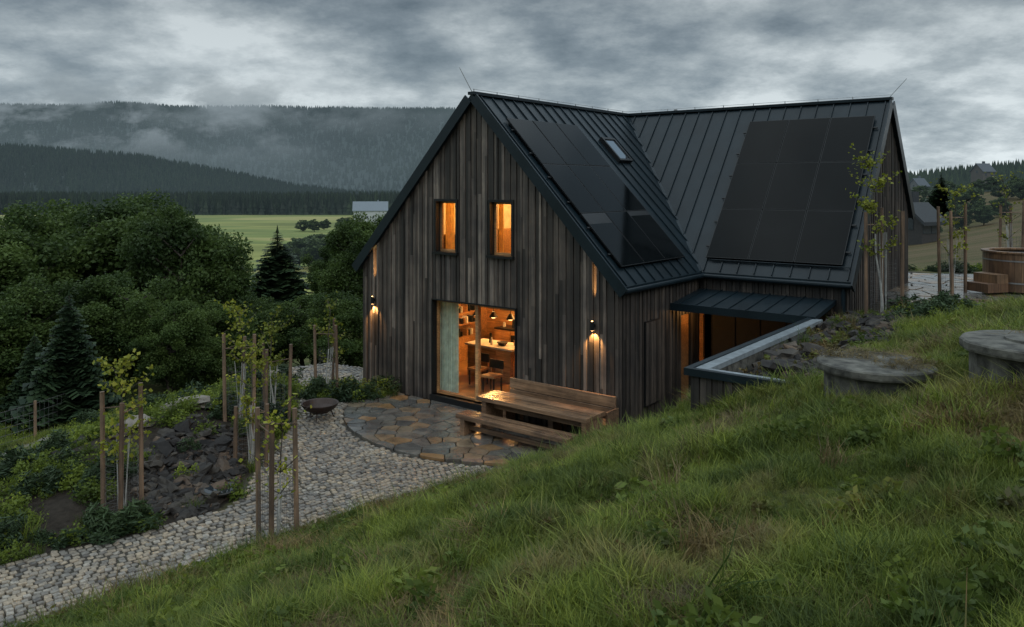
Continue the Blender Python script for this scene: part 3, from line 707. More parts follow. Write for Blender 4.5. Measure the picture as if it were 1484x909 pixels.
m,nt,b=newmat('water'); b.inputs['Base Color'].default_value=(.02,.025,.03,1); b.inputs['Roughness'].default_value=.03
bs.obj('water_basin',[M['rock'],m],None,False,(-5.15,14.1,H1(-5.15,14.1)+.12))
# ---------------------------------------------------------------- vegetation generators
def leafquads(C_,size,flatz=1.0,elong=1.6):
    n=len(C_)
    a=rng.normal(size=(n,3)); a[:,2]*=.6; a/=np.linalg.norm(a,axis=1)[:,None]
    b_=rng.normal(size=(n,3)); b_-= (b_*a).sum(1)[:,None]*a; b_/=np.linalg.norm(b_,axis=1)[:,None]
    s=(size*rng.uniform(.6,1.3,n))[:,None]
    V=np.stack([C_-a*s*elong*.5,C_-b_*s*.5,C_+a*s*elong*.5,C_+b_*s*.5],1).reshape(-1,3)
    return V,np.arange(n*4).reshape(-1,4)
def clump(seed,nb,h,rad,mat,w=.006,lean=.5):
    rr=np.random.default_rng(seed); mb=MB(); V=[];Fq=[];R=[]
    for i in range(nb):
        a=rr.uniform(0,6.28); r_=rad*math.sqrt(rr.random()); x,y=r_*math.cos(a),r_*math.sin(a); hh=h*rr.uniform(.45,1.2)
        la=rr.uniform(0,6.28); ll=hh*rr.uniform(.1,lean); wx,wy=-math.sin(la)*w,math.cos(la)*w
        b0=len(V)
        for t,ws in ((0,1),(.5,.8),(1,.12)):
            cx=x+math.cos(la)*ll*t*t*1.3; cy=y+math.sin(la)*ll*t*t*1.3; cz_=hh*t*(1-.25*t*min(1.5,ll/hh))
            V+=[(cx-wx*ws,cy-wy*ws,cz_),(cx+wx*ws,cy+wy*ws,cz_)]
        c_=rr.random()
        Fq+=[(b0,b0+1,b0+3,b0+2),(b0+2,b0+3,b0+5,b0+4)]; R+=[c_,c_]
    mb.arr(np.array(V),np.array(Fq),0,np.array(R)); return mb.mesh('grass_clump',[mat])
def shrub(seed,n,rad,hh,ls,mat,elong=1.6):
    rr=np.random.default_rng(seed); c=rr.normal(size=(n,3)); c/=np.linalg.norm(c,axis=1)[:,None]; c*=(rr.uniform(.1,1,n)**.5)[:,None]
    c=c*np.array([rad,rad,hh*.5])+np.array([0,0,hh*.45]); c[:,:2]*=(1+.4*np.sin(np.arctan2(c[:,1],c[:,0])*3+seed))[:,None]; c[:,2]*=1+.35*np.sin(c[:,0]/rad*5+seed)
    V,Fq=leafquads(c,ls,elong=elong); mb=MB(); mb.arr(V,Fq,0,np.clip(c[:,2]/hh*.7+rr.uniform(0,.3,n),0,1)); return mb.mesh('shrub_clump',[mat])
dryc=[clump(300+i,55,.09,.16,M['dry'],.003,2.0) for i in range(3)]
# ---------------------------------------------------------------- concrete wells
hay=[]
for (X,Y,r0,zb,hh) in ((4.12,9.05,.62,3.15,.24),(5.0,7.6,.64,3.50,.40)):
    w=MB(); n=40
    def ring(ra,z): return [(ra*(1+.012*math.sin(k*2.3)+.008*math.sin(k*5.1))*math.cos(2*math.pi*k/n),ra*(1+.012*math.sin(k*2.3))*math.sin(2*math.pi*k/n),z) for k in range(n)]
    prof=[(r0*.88,-.4),(r0*.88,hh-.02),(r0,hh),(r0*1.01,hh+.02),(r0*1.01,hh+.075),(r0*.985,hh+.09),(r0*.3,hh+.10),(.02,hh+.10)]
    for j in range(len(prof)-1):
        a=ring(*prof[j]);c=ring(*prof[j+1])
        for k in range(n): w.poly([a[k],a[(k+1)%n],c[(k+1)%n],c[k]],0)
    if X>4.5: w.cyl((0,0,hh+.08),(0,0,hh+.12),.28,.27,24,0)
    w.obj('concrete_well',[M['concrete']],None,False,(X,Y,zb))
    nh=46 if X<4.5 else 4
    for _ in range(nh):
        a=random.uniform(-1.4,2.6) if X<4.5 else random.uniform(0,6.28); q=r0*math.sqrt(random.random())*.97
        hay.append((X+q*math.cos(a),Y+q*math.sin(a),zb+hh+.09))
hay=np.array(hay); n=len(hay)
scatter('hay',dryc,hay,np.c_[rng.normal(0,.2,n),rng.normal(0,.2,n),rng.uniform(0,6.28,n)],np.c_[np.full(n,1.1),np.full(n,1.1),np.full(n,.4)],rng.integers(0,3,n))
# hot tub
ht=MB()
n=44
def sh_(pts,z): return pts+[q+Vector((0,0,z)) for q in pts]
for k in range(n):
    a=2*math.pi*(k+.5)/n; c_,s_=math.cos(a),math.sin(a); r_=1.0; w_=math.pi*r_/n*.96
    t=Vector((-s_,c_,0)); o_=Vector((c_,s_,0))
    ht.hexa(sh_([o_*r_-t*w_,o_*r_+t*w_,o_*(r_-.05)+t*w_,o_*(r_-.05)-t*w_],.95),0)
    z_=Vector((0,0,.952)); ht.hexa(sh_([o_*(r_+.04)-t*w_+z_,o_*(r_+.04)+t*w_+z_,o_*(r_-.14)+t*w_+z_,o_*(r_-.14)-t*w_+z_],.04),0)
for z in (.2,.75):
    for k in range(n):
        a=2*math.pi*k/n;a1=2*math.pi*(k+1)/n
        ht.poly([(1.012*math.cos(a),1.012*math.sin(a),z),(1.012*math.cos(a1),1.012*math.sin(a1),z),(1.012*math.cos(a1),1.012*math.sin(a1),z+.035),(1.012*math.cos(a),1.012*math.sin(a),z+.035)],1)
ht.cyl((0,0,0.02),(0,0,.9),.94,.94,40,2)
ht.box(-1.7,-1.04,-.35,.35,0,.22,0); ht.box(-1.4,-1.04,-.35,.35,.222,.44,0)
ht.obj('wooden_hot_tub',[M['tubwood'],M['steel'],M['frame']],None,False,(13.3,20.6,2.82)).rotation_euler[2]=.3
def tree_mesh(name,seed,h,cr,nb,lpb,ls,lm,trunk_h=.25,multi=1):
    rr=np.random.default_rng(seed); mb=MB(); random.seed(seed)
    stems=[]
    for s in range(multi):
        bx,by=(rr.normal(0,.25),rr.normal(0,.25)) if multi>1 else (0,0)
        p=Vector((bx,by,-.3)); r_=.022*h*(1 if multi==1 else .7); dirn=Vector((rr.normal(0,.08)+bx*.3,rr.normal(0,.08)+by*.3,1))
        for k in range(6):
            q=p+dirn*(h*.8/6); dirn+=Vector((rr.normal(0,.08),rr.normal(0,.08),0)); mb.cyl(p,q,r_,r_*.82,8,0,False); r_*=.82; stems.append(q.copy()); p=q
    zc_=h*(trunk_h+(1-trunk_h)*.5); rz=h*(1-trunk_h)*.5
    cents=[];
    for i in range(nb):
        d_=rr.normal(size=3); d_/=np.linalg.norm(d_); rad=rr.uniform(.45,1.0)**.6
        rad*=1+.18*rr.normal()
        taper=1-.35*max(0,d_[2])
        c_=np.array([d_[0]*cr*rad*taper,d_[1]*cr*rad*taper,zc_+d_[2]*rz*rad*.92])
        cents.append(c_)
        st=min(stems,key=lambda s:(s-Vector(c_)).length+abs(s.z-(c_[2]-.15*h))*1.0)
        if rr.random()<.6: mb.cyl(st,Vector(c_),.006*h,.002*h,5,0,False)
    allc=[];R=[]
    for c_ in cents:
        br=cr*rr.uniform(.13,.34); n=int(lpb*rr.uniform(.6,1.4)*(br/cr/.24)**1.5)
        d_=rr.normal(size=(n,3)); d_/=np.linalg.norm(d_,axis=1)[:,None]; rad=rr.uniform(.15,1.15,n)**.6
        pp=c_+d_*rad[:,None]*br*np.array([1,1,.8])+rr.normal(0,.05*br,(n,3)); allc.append(pp)
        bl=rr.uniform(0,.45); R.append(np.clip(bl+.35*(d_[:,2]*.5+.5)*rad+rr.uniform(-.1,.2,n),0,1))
    allc=np.concatenate(allc); V,Fq=leafquads(allc,ls); mb.arr(V,Fq,1,np.concatenate(R))
    return mb.mesh(name,[M['bark'],lm])
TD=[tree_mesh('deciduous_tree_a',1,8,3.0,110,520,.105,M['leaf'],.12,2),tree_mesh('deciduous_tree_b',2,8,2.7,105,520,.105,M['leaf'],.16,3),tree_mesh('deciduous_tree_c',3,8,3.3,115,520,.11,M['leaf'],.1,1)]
TF=[tree_mesh('far_tree_a',5,9,3.6,60,190,.30,M['fleaf'],.08),tree_mesh('far_tree_b',6,9,3.0,55,190,.30,M['fleaf'],.08)]
def spruce_mesh(name,seed,h,cr,levels,per,mat):
    rr=np.random.default_rng(seed); mb=MB(); random.seed(seed)
    mb.cyl((0,0,-.3),(0,0,h*.95),.02*h*.6,.003*h,6,0,False)
    for l in range(levels):
        f=l/levels; z=h*(.04+.93*f); r_=cr*(1-f)**.85*rr.uniform(.85,1.1)+.02*h*.3
        for k in range(max(6,int(per*(1-f*.6)))):
            a=rr.uniform(0,2*math.pi); L_=r_*rr.uniform(.6,1.15); dz=-L_*rr.uniform(.1,.45)
            d_=Vector((math.cos(a),math.sin(a),0)); s_=Vector((-d_.y,d_.x,0))
            p0=Vector((0,0,z+rr.uniform(-.06,.06))); p2=p0+d_*L_+Vector((0,0,dz*.7)); 
            w_=L_*.24; nseg=6
            for q in range(nseg):
                t0=q/nseg; c0=p0.lerp(p2,t0+.08); ww=w_*(1-.6*t0)*1.25
                for sg in (-1,1):
                    e=c0+s_*sg*ww+d_*ww*.7+Vector((0,0,-ww*rr.uniform(.15,.8)))
                    mb.poly([c0-d_*.03*L_,c0+d_*.14*L_,e+d_*.03*L_,e-d_*.06*L_],1,rr.random())
            mb.poly([p2-d_*.12*L_-s_*.03*L_,p2-d_*.12*L_+s_*.03*L_,p2],1,rr.random())
    mb.poly([(-.01*h,0,h*.93),(.01*h,0,h*.93),(0,0,h*1.02)],1,.5)
    return mb.mesh(name,[M['bark'],mat])
def lowspruce(seed,mat,h=22,r=3.4):
    rr=np.random.default_rng(seed); mb=MB(); nt_=5
    for t in range(nt_):
        zb=h*(.02+.80*t/nt_); zt=min(h,zb+h*.36); ra=r*(1-t/nt_*.86)*rr.uniform(.85,1.1); n=9; pts=[]
        for k in range(n):
            a=2*math.pi*k/n+rr.uniform(-.2,.2); q=ra*(1.15 if k%2 else .62)*rr.uniform(.85,1.15); pts.append((q*math.cos(a),q*math.sin(a),zb-rr.uniform(0,.05)*h))
        for k in range(n): mb.poly([pts[k],pts[(k+1)%n],(0,0,zt)],0,rr.random())
    return mb.mesh('forest_spruce',[mat])
SP=[spruce_mesh('spruce_a',1,6,1.9,44,34,M['spruce']),spruce_mesh('spruce_b',2,6,1.6,44,32,M['spruce'])]
def plant(name,meshes,px,d,topy,mh,i=0,wide=1.0,base=None):
    X=(px-742)/F*d; zt=EYE+(HY-topy)/F*d; zb=H1(X,d)-.1 if base is None else base
    s=max(.25,(zt-zb)/mh); return put(name,meshes[i%len(meshes)],(X,d,zb),random.uniform(0,6.28),(s*wide,s*wide,s))
random.seed(11)
for i,(px,d,ty,w) in enumerate([(-95,38,300,1.1),(-20,33,322,1.1),(45,38,306,1.0),(105,42,298,1.0),(160,37,284,1.1),(225,44,292,1.0),(262,33,304,.85),(296,45,350,.8),
   (-70,26,420,1.2),(30,27,405,1.0),(170,28,390,1.0),(335,38,432,1.2),(390,42,436,1.3),(445,40,424,1.3),(500,36,428,1.2),(522,60,314,.9),(488,66,350,.9),(552,72,318,1.0),(300,30,440,1.1),(250,27,430,.9)]):
    plant('deciduous_tree',TD,px,d,ty,8,i,w)
for i,(px,d,ty,w) in enumerate([(100,23.5,418,1.1),(402,85,328,1.8),(50,25,480,1.2),(1364,88,250,1.7)]): plant('spruce_tree',SP,px,d,ty,6,i,w)
for i,(px,d,ty,w) in enumerate([(455,190,338,1.6),(435,200,345,1.5),(475,180,336,1.6),(425,230,346,1.4),(1400,85,266,1.2),(1385,90,275,1.2),(1440,110,268,1.4),(1475,100,284,1.3),(1345,110,285,1.2),(1425,75,292,1.2),(440,480,318,1.6),(470,500,318,1.6),(500,480,314,1.6),(455,470,318,1.6),(1350,72,322,.9),(1500,70,290,1.1),(1455,95,272,1.4),(1415,120,262,1.6),(1390,76,300,1.2),(1450,80,290,1.2),(1480,92,268,1.3),(1372,130,262,1.6),(1335,140,268,1.6),(1520,90,270,1.3)]):
    plant('distant_tree',TF,px,d,ty,9,i,w)
def hill(name,Y0,Y1,pxs,vs,col,mat_f,ntree,treeh,seed,hz,umin=-400,umax=1900,basez=-20):
    rr=np.random.default_rng(seed); nu,nd=260,26
    U=(np.linspace(umin,umax,nu)-742)/F
    def hz_(u,Y):
        px=u*F+742; v=np.interp(px,pxs,vs); t=sm((Y-Y0)/(Y1-Y0)); rz=EYE+v*Y1-treeh
        g=.06*np.sin(u*23+Y*.002)+.04*np.sin(u*51+Y*.004+2)
        return basez-5+(rz-basez+5)*np.clip(t+g*t*(1-t)*3,0,1)
    YY=np.r_[np.linspace(Y0,Y1,nd),Y1*1.15]
    UU,DD=np.meshgrid(U,YY); Z=hz_(UU.ravel(),DD.ravel()).reshape(UU.shape); Z[-1]-=80
    V=np.c_[(UU*DD).ravel(),DD.ravel(),Z.ravel()]
    ii=(np.arange(len(YY)-1)[:,None]*nu+np.arange(nu-1)[None,:]).ravel()
    mb=MB(); mb.arr(V,np.c_[ii,ii+1,ii+nu+1,ii+nu],0)
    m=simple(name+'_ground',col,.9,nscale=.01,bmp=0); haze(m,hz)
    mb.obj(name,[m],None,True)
    t=np.sqrt(rr.uniform(.0,1,ntree)); Y=Y0+(Y1-Y0)*t*1.0; u=rr.uniform(U[0],U[-1],ntree)
    z=hz_(u,Y); k=z>basez-3
    u,Y,z=u[k],Y[k],z[k]; n=len(u)
    s=treeh/22*rr.uniform(.65,1.2,n)
    scatter(name+'_spruce_forest',[lowspruce(seed*10+q,mat_f) for q in range(3)],np.c_[u*Y,Y,z-1],np.c_[np.zeros(n),np.zeros(n),rr.uniform(0,6.28,n)],np.c_[s*1.5,s*1.5,s],rr.integers(0,3,n))
hill('forested_hill',1500,2700,[-400,0,90,170,250,400,520,640,860,905,1100,1310,1484,1900],[.09,.103,.102,.106,.100,.101,.098,.098,.095,.085,.05,.012,.02,.04],(.014,.026,.022),M['fsp2'],34000,18,11,.40)
hill('wooded_slope',1000,1400,[-400,0,200,330,430,520,1900],[.075,.055,.042,.022,.004,-.005,-.01],(.012,.022,.018),M['fsp1'],12000,18,12,.26,umax=900)
hill('wooded_rise',420,720,[-400,1000,1250,1310,1400,1484,1900],[-.03,-.03,.005,.018,.026,.034,.07],(.014,.026,.018),M['fsp3'],5000,14,13,.16,umin=1000,umax=1900,basez=-6)
rr=np.random.default_rng(5); n=8500
u=rr.uniform(-1.0,.15,n); Y=rr.uniform(830,1030,n)
z=H(u*Y,Y); s=rr.uniform(.7,1.2,n)*.98
scatter('distant_spruce_forest',[lowspruce(50+q,M['fsp0']) for q in range(3)],np.c_[u*Y,Y,z],np.c_[np.zeros(n),np.zeros(n),rr.uniform(0,6.28,n)],np.c_[s*1.3,s*1.3,s],rr.integers(0,3,n))
def mist(name,Y,zlo,zhi,x0,x1,scale,lo,hi,seed,amp,op=.5,rough=.5,det=5,bend=60,col=(.19,.245,.275)):
    mb=MB(); nx_=60; nz=14
    V=[];
    for j in range(nz+1):
        for i in range(nx_+1):
            fx=i/nx_; fz=j/nz; x=x0+(x1-x0)*fx; z=zlo+(zhi-zlo)*fz
            V.append((x,Y+fz*amp+bend*math.sin(i*.4+seed),z))
    ii=(np.arange(nz)[:,None]*(nx_+1)+np.arange(nx_)[None,:]).ravel()
    mb.arr(np.array(V),np.c_[ii,ii+1,ii+nx_+2,ii+nx_+1],0)
    m,nt,b=newmat(name+'_vapour'); out=[q for q in nt.nodes if q.type=='OUTPUT_MATERIAL'][0]
    g=N(nt,'ShaderNodeTexCoord').outputs['Generated']; sp=N(nt,'ShaderNodeSeparateXYZ'); nt.links.new(g,sp.inputs[0])
    f=noisef(nt,scale,det,None,rough,(1,.15,2.0))
    f=ramp(nt,f,[(lo,(0,0,0)),(hi,(1,1,1))])
    def edge(o):
        a=N(nt,'ShaderNodeMath',operation='PINGPONG'); nt.links.new(o,a.inputs[0]); a.inputs[1].default_value=.5
        c=N(nt,'ShaderNodeMapRange',interpolation_type='SMOOTHSTEP'); nt.links.new(a.outputs[0],c.inputs[0]); c.inputs[2].default_value=.4; return c.outputs[0]
    m1=N(nt,'ShaderNodeMath',operation='MULTIPLY'); nt.links.new(edge(sp.outputs[2]),m1.inputs[0]); nt.links.new(edge(sp.outputs[0]),m1.inputs[1])
    m2=N(nt,'ShaderNodeMath',operation='MULTIPLY'); nt.links.new(m1.outputs[0],m2.inputs[0]); nt.links.new(f,m2.inputs[1])
    m3=N(nt,'ShaderNodeMath',operation='MULTIPLY'); nt.links.new(m2.outputs[0],m3.inputs[0]); m3.inputs[1].default_value=op
    e=N(nt,'ShaderNodeEmission'); e.inputs[0].default_value=(*col,1); t=N(nt,'ShaderNodeBsdfTransparent')  # mist brightness painted as self-glow on a see-through sheet
    mx=N(nt,'ShaderNodeMixShader'); nt.links.new(m3.outputs[0],mx.inputs[0]); nt.links.new(t.outputs[0],mx.inputs[1]); nt.links.new(e.outputs[0],mx.inputs[2]); nt.links.new(mx.outputs[0],out.inputs[0])
    mb.obj(name,[m],None,True)
mist('mist_bank',1460,-60,330,-2300,900,.0016,.32,.72,1,150,.45,.4,3)
mist('mist_bank',1430,40,230,-1350,-150,.0075,.47,.60,2,60,.75,.58,7,20,(.24,.29,.32))
mist('mist_bank',1900,110,330,-2200,300,.0038,.47,.62,5,60,.6,.58,7,20,(.24,.29,.32))
# ---------------------------------------------------------------- saplings
def sapling(X,Y,sh=2.0,th=2.6,zb=None,seed=0,white=True,leaves=190,rad=.33,cage=True,lean=0.0,nbr=18):
    rr=random.Random(seed); mb=MB(); z=H1(X,Y) if zb is None else zb
    for k in range(3):
        a=2*math.pi*k/3+seed*.9; x_,y_=rad*math.cos(a),rad*math.sin(a)
        mb.cyl((x_,y_,-.3),(x_+rr.uniform(-.05,.05),y_+rr.uniform(-.05,.05),sh*rr.uniform(.93,1.06)),.042,.038,8,0)
    for k in range(3):
        a=2*math.pi*k/3+seed*.9;a2=a+2*math.pi/3
        if rr.random()<.7: mb.cyl((rad*math.cos(a),rad*math.sin(a),sh*.86),(rad*math.cos(a2),rad*math.sin(a2),sh*.86),.01,.01,5,0)
    pts=[Vector((0,0,-.1))]
    for k in range(7): pts.append(pts[-1]+Vector((rr.uniform(-.05,.05)-lean,rr.uniform(-.05,.05),th/7)))
    for k in range(7): mb.cyl(pts[k],pts[k+1],.026-.003*k,.023-.003*k,7,1 if k<4 and white else 2,False)
    tips=[]
    for k in range(nbr):
        b=pts[rr.randint(3,7)]; a=rr.uniform(0,6.28); L_=rr.uniform(.2,.65)
        e=b+Vector((math.cos(a)*L_*.8,math.sin(a)*L_*.8,L_*.65)); mb.cyl(b,e,.008,.003,5,2,False); tips.append((b,e))
    if white:
        for k in range(4):
            a=rr.uniform(0,6.28); mb.cyl((.05*math.cos(a),.05*math.sin(a),0),(.12*math.cos(a+1),.12*math.sin(a+1),th*.55),.009,.006,5,1,False)
    if cage:
        rc=.25; n=16
        for k in range(n):
            a=2*math.pi*k/n; mb.cyl((rc*math.cos(a),rc*math.sin(a),0),(rc*math.cos(a),rc*math.sin(a),1.25),.0022,.0022,3,3,False)
        for j in range(12):
            zz=.05+j*.1
            for k in range(n):
                a=2*math.pi*k/n;a2=2*math.pi*(k+1)/n
                mb.cyl((rc*math.cos(a),rc*math.sin(a),zz),(rc*math.cos(a2),rc*math.sin(a2),zz),.0022,.0022,3,3,False)
    cs=[]
    for k in range(leaves):
        b,e=rr.choice(tips); f=rr.uniform(.2,1.1); q=b.lerp(e,f)+Vector((rr.gauss(0,.06),rr.gauss(0,.06),rr.gauss(0,.06))); cs.append(tuple(q))
    V,Fq=leafquads(np.array(cs),.062,elong=1.3); mb.arr(V,Fq,4)
    mb.obj('staked_sapling',[M['stake'],M['white'],M['bark'],M['wire'],M['leaf2']],None,False,(X,Y,z))
sapling(-6.4,13.1,2.1,2.5,seed=1,leaves=520); sapling(-5.75,16.9,1.9,2.4,seed=2,leaves=380); sapling(-3.55,12.0,2.15,2.2,0,seed=3,leaves=130)
sapling(-4.8,20.9,1.9,2.3,seed=4,leaves=300); sapling(-5.35,17.9,1.7,2.5,seed=5,leaves=380); sapling(-5.1,15.6,1.2,2.2,seed=9,leaves=380)
sapling(8.0,17.2,2.3,3.3,2.66,seed=6,leaves=620,rad=.40,lean=.05,nbr=26); sapling(11.2,20.3,2.3,2.6,2.7,seed=7,leaves=300); sapling(15.0,24,2.3,3.0,2.7,seed=8)
# ---------------------------------------------------------------- grass
gr=[clump(i,70,.10,.16,M['grass'],.0035,.9) for i in range(4)]+[clump(i+4,45,.15,.13,M['grass'],.004,1.1) for i in range(2)]+[clump(20+i,26,.20,.12,M['grass'],.003,.7) for i in range(2)]
cand=np.c_[rng.uniform(-10,15,240000),rng.uniform(.6,19,240000)]
z=H(cand[:,0],cand[:,1]); uu=cand[:,0]/cand[:,1]; 
k=(np.abs(uu)<.80)&((EYE-z)/cand[:,1]<.72)
d_=cand[:,1]; lx,ly=W2L(cand[:,0],cand[:,1])
k&=~inpoly(cand,terr)&~inpoly(cand,rockpoly)&~inpoly(cand,uppoly)&~inpoly(cand,bed)&~((lx>-8.2)&(lx<3.9)&(ly>-.3))
side=(cand[:,0]*.678-cand[:,1]*.735+11.1)>-.3
k&=side&(rng.random(len(cand))<np.clip(5.5/d_,.25,1))
for (X,Y,rr_) in ((4.12,9.05,.5),(5.0,7.6,.55)): k&=np.hypot(cand[:,0]-X,cand[:,1]-Y)>rr_
P=cand[k]; z=z[k]; n=len(P)
def fld_(X,Y,s,o): return np.array([mnoise.fractal(Vector((a*s+o,b*s,o)),.9,2.1,4) for a,b in zip(X,Y)])
dn=fld_(P[:,0],P[:,1],.55,3.3); hn=fld_(P[:,0],P[:,1],.9,9.1)
fdist=pdist(P,[(-30,-12.3)]+foot+[(30,41)])
idx=rng.integers(0,6,n); idx=np.where(rng.random(n)<.09,rng.integers(6,8,n),idx)
isdry=rng.random(n)<np.clip((dn-.12)*2.6,.03,.8)+.3*np.clip(1-fdist/1.6,0,1)
idx=np.where(isdry,rng.integers(8,11,n),idx)
S=(.78+.8*hn)*rng.uniform(.65,1.4,n)*np.clip(.75+.035*P[:,1],.8,1.2); S=np.clip(S,.3,2.1)
scatter('meadow_grass',gr+dryc,np.c_[P,z-.01],np.c_[rng.normal(0,.2,n),rng.normal(0,.2,n),rng.uniform(0,6.28,n)],S,idx)
wd=[shrub(i,130,.15,.18,.034,M['weed'],2.0) for i in range(4)]+[clump(40+i,60,.30,.12,M['weed'],.005,.8) for i in range(2)]+[clump(46+i,60,.26,.13,M['dry'],.004,1.0) for i in range(2)]
nw=4200
t=rng.random(nw); seg=rng.integers(0,len(foot)-1,nw); Fp=np.array(foot); q=Fp[seg]*(1-t[:,None])+Fp[seg+1]*t[:,None]
off=np.abs(rng.normal(0,.65,nw))-.08; q=q+np.c_[off*.678,-off*.735]
q2=P[rng.integers(0,n,420)]
q=np.r_[q,q2, rand_in(rockpoly,90)]; kk=~inpoly(q,terr)|(rng.random(len(q))<.25); q=q[kk]; nq=len(q)
scatter('bank_weeds',wd,np.c_[q,H(q[:,0],q[:,1])-.01],np.c_[rng.normal(0,.25,nq),rng.normal(0,.25,nq),rng.uniform(0,6.28,nq)],rng.uniform(.45,1.3,nq)*np.where(inpoly(q,terr),.5,1),rng.choice([0,1,2,3,4,5,0,1,2,6],nq))
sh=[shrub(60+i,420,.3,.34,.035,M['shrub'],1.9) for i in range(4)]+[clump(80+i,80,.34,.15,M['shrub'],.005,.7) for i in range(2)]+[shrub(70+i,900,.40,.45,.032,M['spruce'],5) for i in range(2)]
q=np.r_[rand_in(bed,420),np.c_[rng.uniform(-5.3,-3.1,70),rng.uniform(20.3,21.5,70)],rand_in([(-6.9,22),(-12,18),(-14,10),(-17,14),(-16,24),(-8,27)],220)]
q=q[~((q[:,0]>-7.0)&(q[:,0]<-5.0)&(q[:,1]>13)&(q[:,1]<16.3)&(rng.random(len(q))<.78))]
kk=(~inpoly(q,terr))|((q[:,1]>20.2)&(q[:,0]>-5.3)&(((q[:,0]+4.2)/1.3)**2+((q[:,1]-20.9)/.7)**2<1)); q=q[kk]; nq=len(q)
scatter('bed_shrubs',sh,np.c_[q,H(q[:,0],q[:,1])-.03],np.c_[rng.normal(0,.12,nq),rng.normal(0,.12,nq),rng.uniform(0,6.28,nq)],rng.uniform(.35,1.15,nq),rng.choice([0,1,2,3,4,5,0,1,2,3,6,7],nq))
q=np.r_[rand_in([(7.2,14.4),(8.6,14.3),(9.6,16.2),(8.2,16.6),(7.2,15.4)],26),rand_in([(9.5,27),(16,26),(18,28),(9,29)],26)]; nq=len(q)
scatter('mugo_pines',sh,np.c_[q,H(q[:,0],q[:,1])-.05],np.c_[np.zeros(nq),np.zeros(nq),rng.uniform(0,6.28,nq)],rng.uniform(.5,1.0,nq),rng.choice([0,1,6,7,6,7],nq))
q=rand_in([(-10.5,9),(-10,20),(-8,25),(-12,30),(-24,28),(-20,12)],6000); nq=len(q)
scatter('lawn_grass',gr,np.c_[q,H(q[:,0],q[:,1])-.01],np.c_[np.zeros(nq),np.zeros(nq),rng.uniform(0,6.28,nq)],rng.uniform(1,1.6,nq),rng.integers(0,6,nq))
pp=[(-18,14.5),(-14,16.8),(-12.3,19),(-11.6,22),(-11.2,25.5),(-8.5,27.0),(-6.2,25.2),(-5.6,24.0)]
mb=MB(); fine=[]
for i in range(len(pp)-1):
    for t in np.linspace(0,1,14,endpoint=False): fine.append((pp[i][0]*(1-t)+pp[i+1][0]*t,pp[i][1]*(1-t)+pp[i+1][1]*t))
for i in range(len(fine)-2):
    a=Vector(fine[i]);c=Vector(fine[i+1]);e=Vector(fine[i+2]); n1_=(c-a).normalized(); n2_=(e-c).normalized()
    L_=lambda p,nn,s:(p.x-nn.y*s,p.y+nn.x*s,H1(p.x-nn.y*s,p.y+nn.x*s)+.05)
    mb.poly([L_(a,n1_,-.7),L_(c,n2_,-.7),L_(c,n2_,.7),L_(a,n1_,.7)],0)
mb.obj('gravel_path',[simple('gravel',(.16,.15,.14),.8,bs=40,bmp=.6)],None,False)
fe=MB()
fpts=[(-19,16.5),(-16.5,18.2),(-14,19.8),(-12.9,21.6),(-12.6,24)]
for i in range(len(fpts)):
    x_,y_=fpts[i]; z_=H1(x_,y_); fe.cyl((x_,y_,z_-.2),(x_,y_,z_+1.05),.04,.04,7,0)
    if i<len(fpts)-1:
        X2,Y2=fpts[i+1]; z2=H1(X2,Y2)
        for hh in (.15,.35,.55,.75,.98): fe.cyl((x_,y_,z_+hh),(X2,Y2,z2+hh),.006,.006,4,1,False)
        for q_ in range(14):
            t=q_/14; xa=x_+(X2-x_)*t; ya=y_+(Y2-y_)*t; za=z_+(z2-z_)*t; fe.cyl((xa,ya,za),(xa,ya,za+1),.004,.004,3,1,False)
fe.obj('wire_fence',[M['stake'],M['wire']])
# ---------------------------------------------------------------- distant houses
def cottage(px,d,w,dep,eh,rh,wallc,roofc,rz,zb=None,hz=.12):
    X=(px-742)/F*d; z=H1(X,d) if zb is None else zb
    e=empty('cottage',(X,d,z),rz); mw=simple('cottage_wall',wallc,.8,bmp=0); mr=simple('cottage_roof',roofc,.7,bmp=0); mg=simple('cottage_window',(.03,.035,.04),.2,bmp=0)
    for q in (mw,mr,mg): haze(q,hz)
    b=MB(); b.box(-w/2,w/2,-dep/2,dep/2,-3,eh,0)
    for s in (-1,1): b.poly([(s*w/2,-dep/2,eh),(s*w/2,dep/2,eh),(s*w/2,0,eh+rh)],0)
    b.obj('walls',[mw],e)
    b=MB(); o_=.5
    for s in (-1,1):
        b.hexa([(-w/2-o_,s*(dep/2+o_),eh-.4),(w/2+o_,s*(dep/2+o_),eh-.4),(w/2+o_,0,eh+rh),(-w/2-o_,0,eh+rh),(-w/2-o_,s*(dep/2+o_),eh-.1),(w/2+o_,s*(dep/2+o_),eh-.1),(w/2+o_,0,eh+rh+.3),(-w/2-o_,0,eh+rh+.3)],0)
    b.box(w*.2,w*.2+.8,.6,1.4,eh,eh+rh+1.2,0); b.obj('roof',[mr],e)
    b=MB(); nwin=max(2,int(w/3))
    for k in range(nwin):
        for fl_ in range(max(1,int(eh/2.8))):
            x_=-w/2+(k+.5)*w/nwin; b.box(x_-.5,x_+.5,-dep/2-.06,-dep/2+.05,.9+fl_*2.7,2.1+fl_*2.7,0)
    for s in (-1,1): b.box(s*w/2-.05,s*w/2+.05,-.5,.5,eh-.8,eh+.4,0)
    b.obj('windows',[mg],e)
cottage(537,480,20,10,5.5,5,(.42,.44,.45),(.16,.19,.22),.15,-14.5,.15)
cottage(1328,68,2.2,2.6,2.0,1.2,(.03,.026,.024),(.018,.022,.026),.5,.6,.04)
cottage(1424,330,6,6,3,3,(.07,.06,.05),(.05,.06,.075),.3,8.6,.15)
cottage(1331,340,5,6,2.6,3,(.10,.10,.10),(.05,.06,.075),.3,3.0,.2)
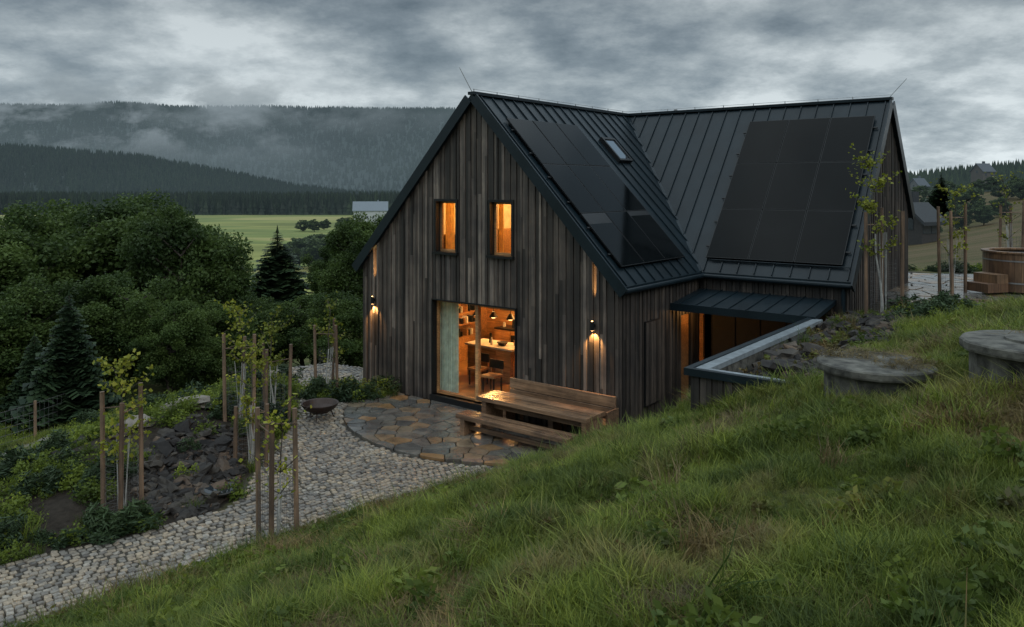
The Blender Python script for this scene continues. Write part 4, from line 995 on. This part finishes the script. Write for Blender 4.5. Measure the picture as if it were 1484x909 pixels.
# ---------------------------------------------------------------- sky and light
w=bpy.data.worlds.new('World'); scene.world=w; w.use_nodes=True; nt=w.node_tree; nt.nodes.clear()
out=N(nt,'ShaderNodeOutputWorld'); sky=N(nt,'ShaderNodeTexSky',sky_type='NISHITA'); sky.sun_disc=False
SE,SR=math.radians(35),math.radians(150)
sky.sun_elevation=SE; sky.sun_rotation=SR
b1=N(nt,'ShaderNodeBackground'); nt.links.new(sky.outputs[0],b1.inputs[0]); b1.inputs[1].default_value=.05
tc=N(nt,'ShaderNodeTexCoord').outputs['Generated']; sp=N(nt,'ShaderNodeSeparateXYZ'); nt.links.new(tc,sp.inputs[0])
def mth(op,a,b_=None,c=None):
    n=N(nt,'ShaderNodeMath',operation=op)
    for i,v in enumerate((a,b_,c)):
        if v is None: continue
        if isinstance(v,(int,float)): n.inputs[i].default_value=v
        else: nt.links.new(v,n.inputs[i])
    return n.outputs[0]
zz=mth('ADD',mth('MAXIMUM',sp.outputs[2],0),.28)
cv=N(nt,'ShaderNodeCombineXYZ'); nt.links.new(mth('DIVIDE',sp.outputs[0],zz),cv.inputs[0]); nt.links.new(mth('DIVIDE',sp.outputs[1],zz),cv.inputs[1]); cv.inputs[2].default_value=7.1
nA=noisef(nt,2.1,12,cv.outputs[0],.62); nB=noisef(nt,.9,3,cv.outputs[0],.5)
f=mth('ADD',mth('MULTIPLY',nA,.62),mth('MULTIPLY',nB,.45))
cc=ramp(nt,f,[(.41,(.095,.128,.155)),(.485,(.17,.21,.24)),(.55,(.28,.325,.35)),(.63,(.47,.52,.54))])
br=ramp(nt,sp.outputs[2],[(0,(.37,.37,.37)),(.10,(.31,.31,.31)),(.26,(.23,.23,.23)),(.5,(.65,.65,.65)),(1,(1,1,1))])
b2=N(nt,'ShaderNodeBackground'); nt.links.new(mix(nt,cc,br,1,'MULTIPLY'),b2.inputs[0]); b2.inputs[1].default_value=4.8
mx=N(nt,'ShaderNodeMixShader'); mx.inputs[0].default_value=.94; nt.links.new(b1.outputs[0],mx.inputs[1]); nt.links.new(b2.outputs[0],mx.inputs[2]); nt.links.new(mx.outputs[0],out.inputs[0])
l=bpy.data.lights.new('sun','SUN'); l.energy=.65; l.angle=math.radians(25); l.color=(1,.97,.93)
o=bpy.data.objects.new('sun',l); scene.collection.objects.link(o)
sd=Vector((math.sin(SR)*math.cos(SE),math.cos(SR)*math.cos(SE),math.sin(SE))); o.rotation_euler=sd.to_track_quat('Z','Y').to_euler()
cam=bpy.data.cameras.new('camera'); co=bpy.data.objects.new('camera',cam); scene.collection.objects.link(co)
co.location=(0,0,EYE); co.rotation_euler=(math.pi/2,0,0); cam.sensor_width=36; cam.lens=36*F/1484; cam.shift_y=-(454.5-HY)/1484; cam.clip_end=20000; cam.clip_start=.05
scene.camera=co
scene.view_settings.view_transform='Standard'; scene.view_settings.look='None'; scene.view_settings.exposure=0
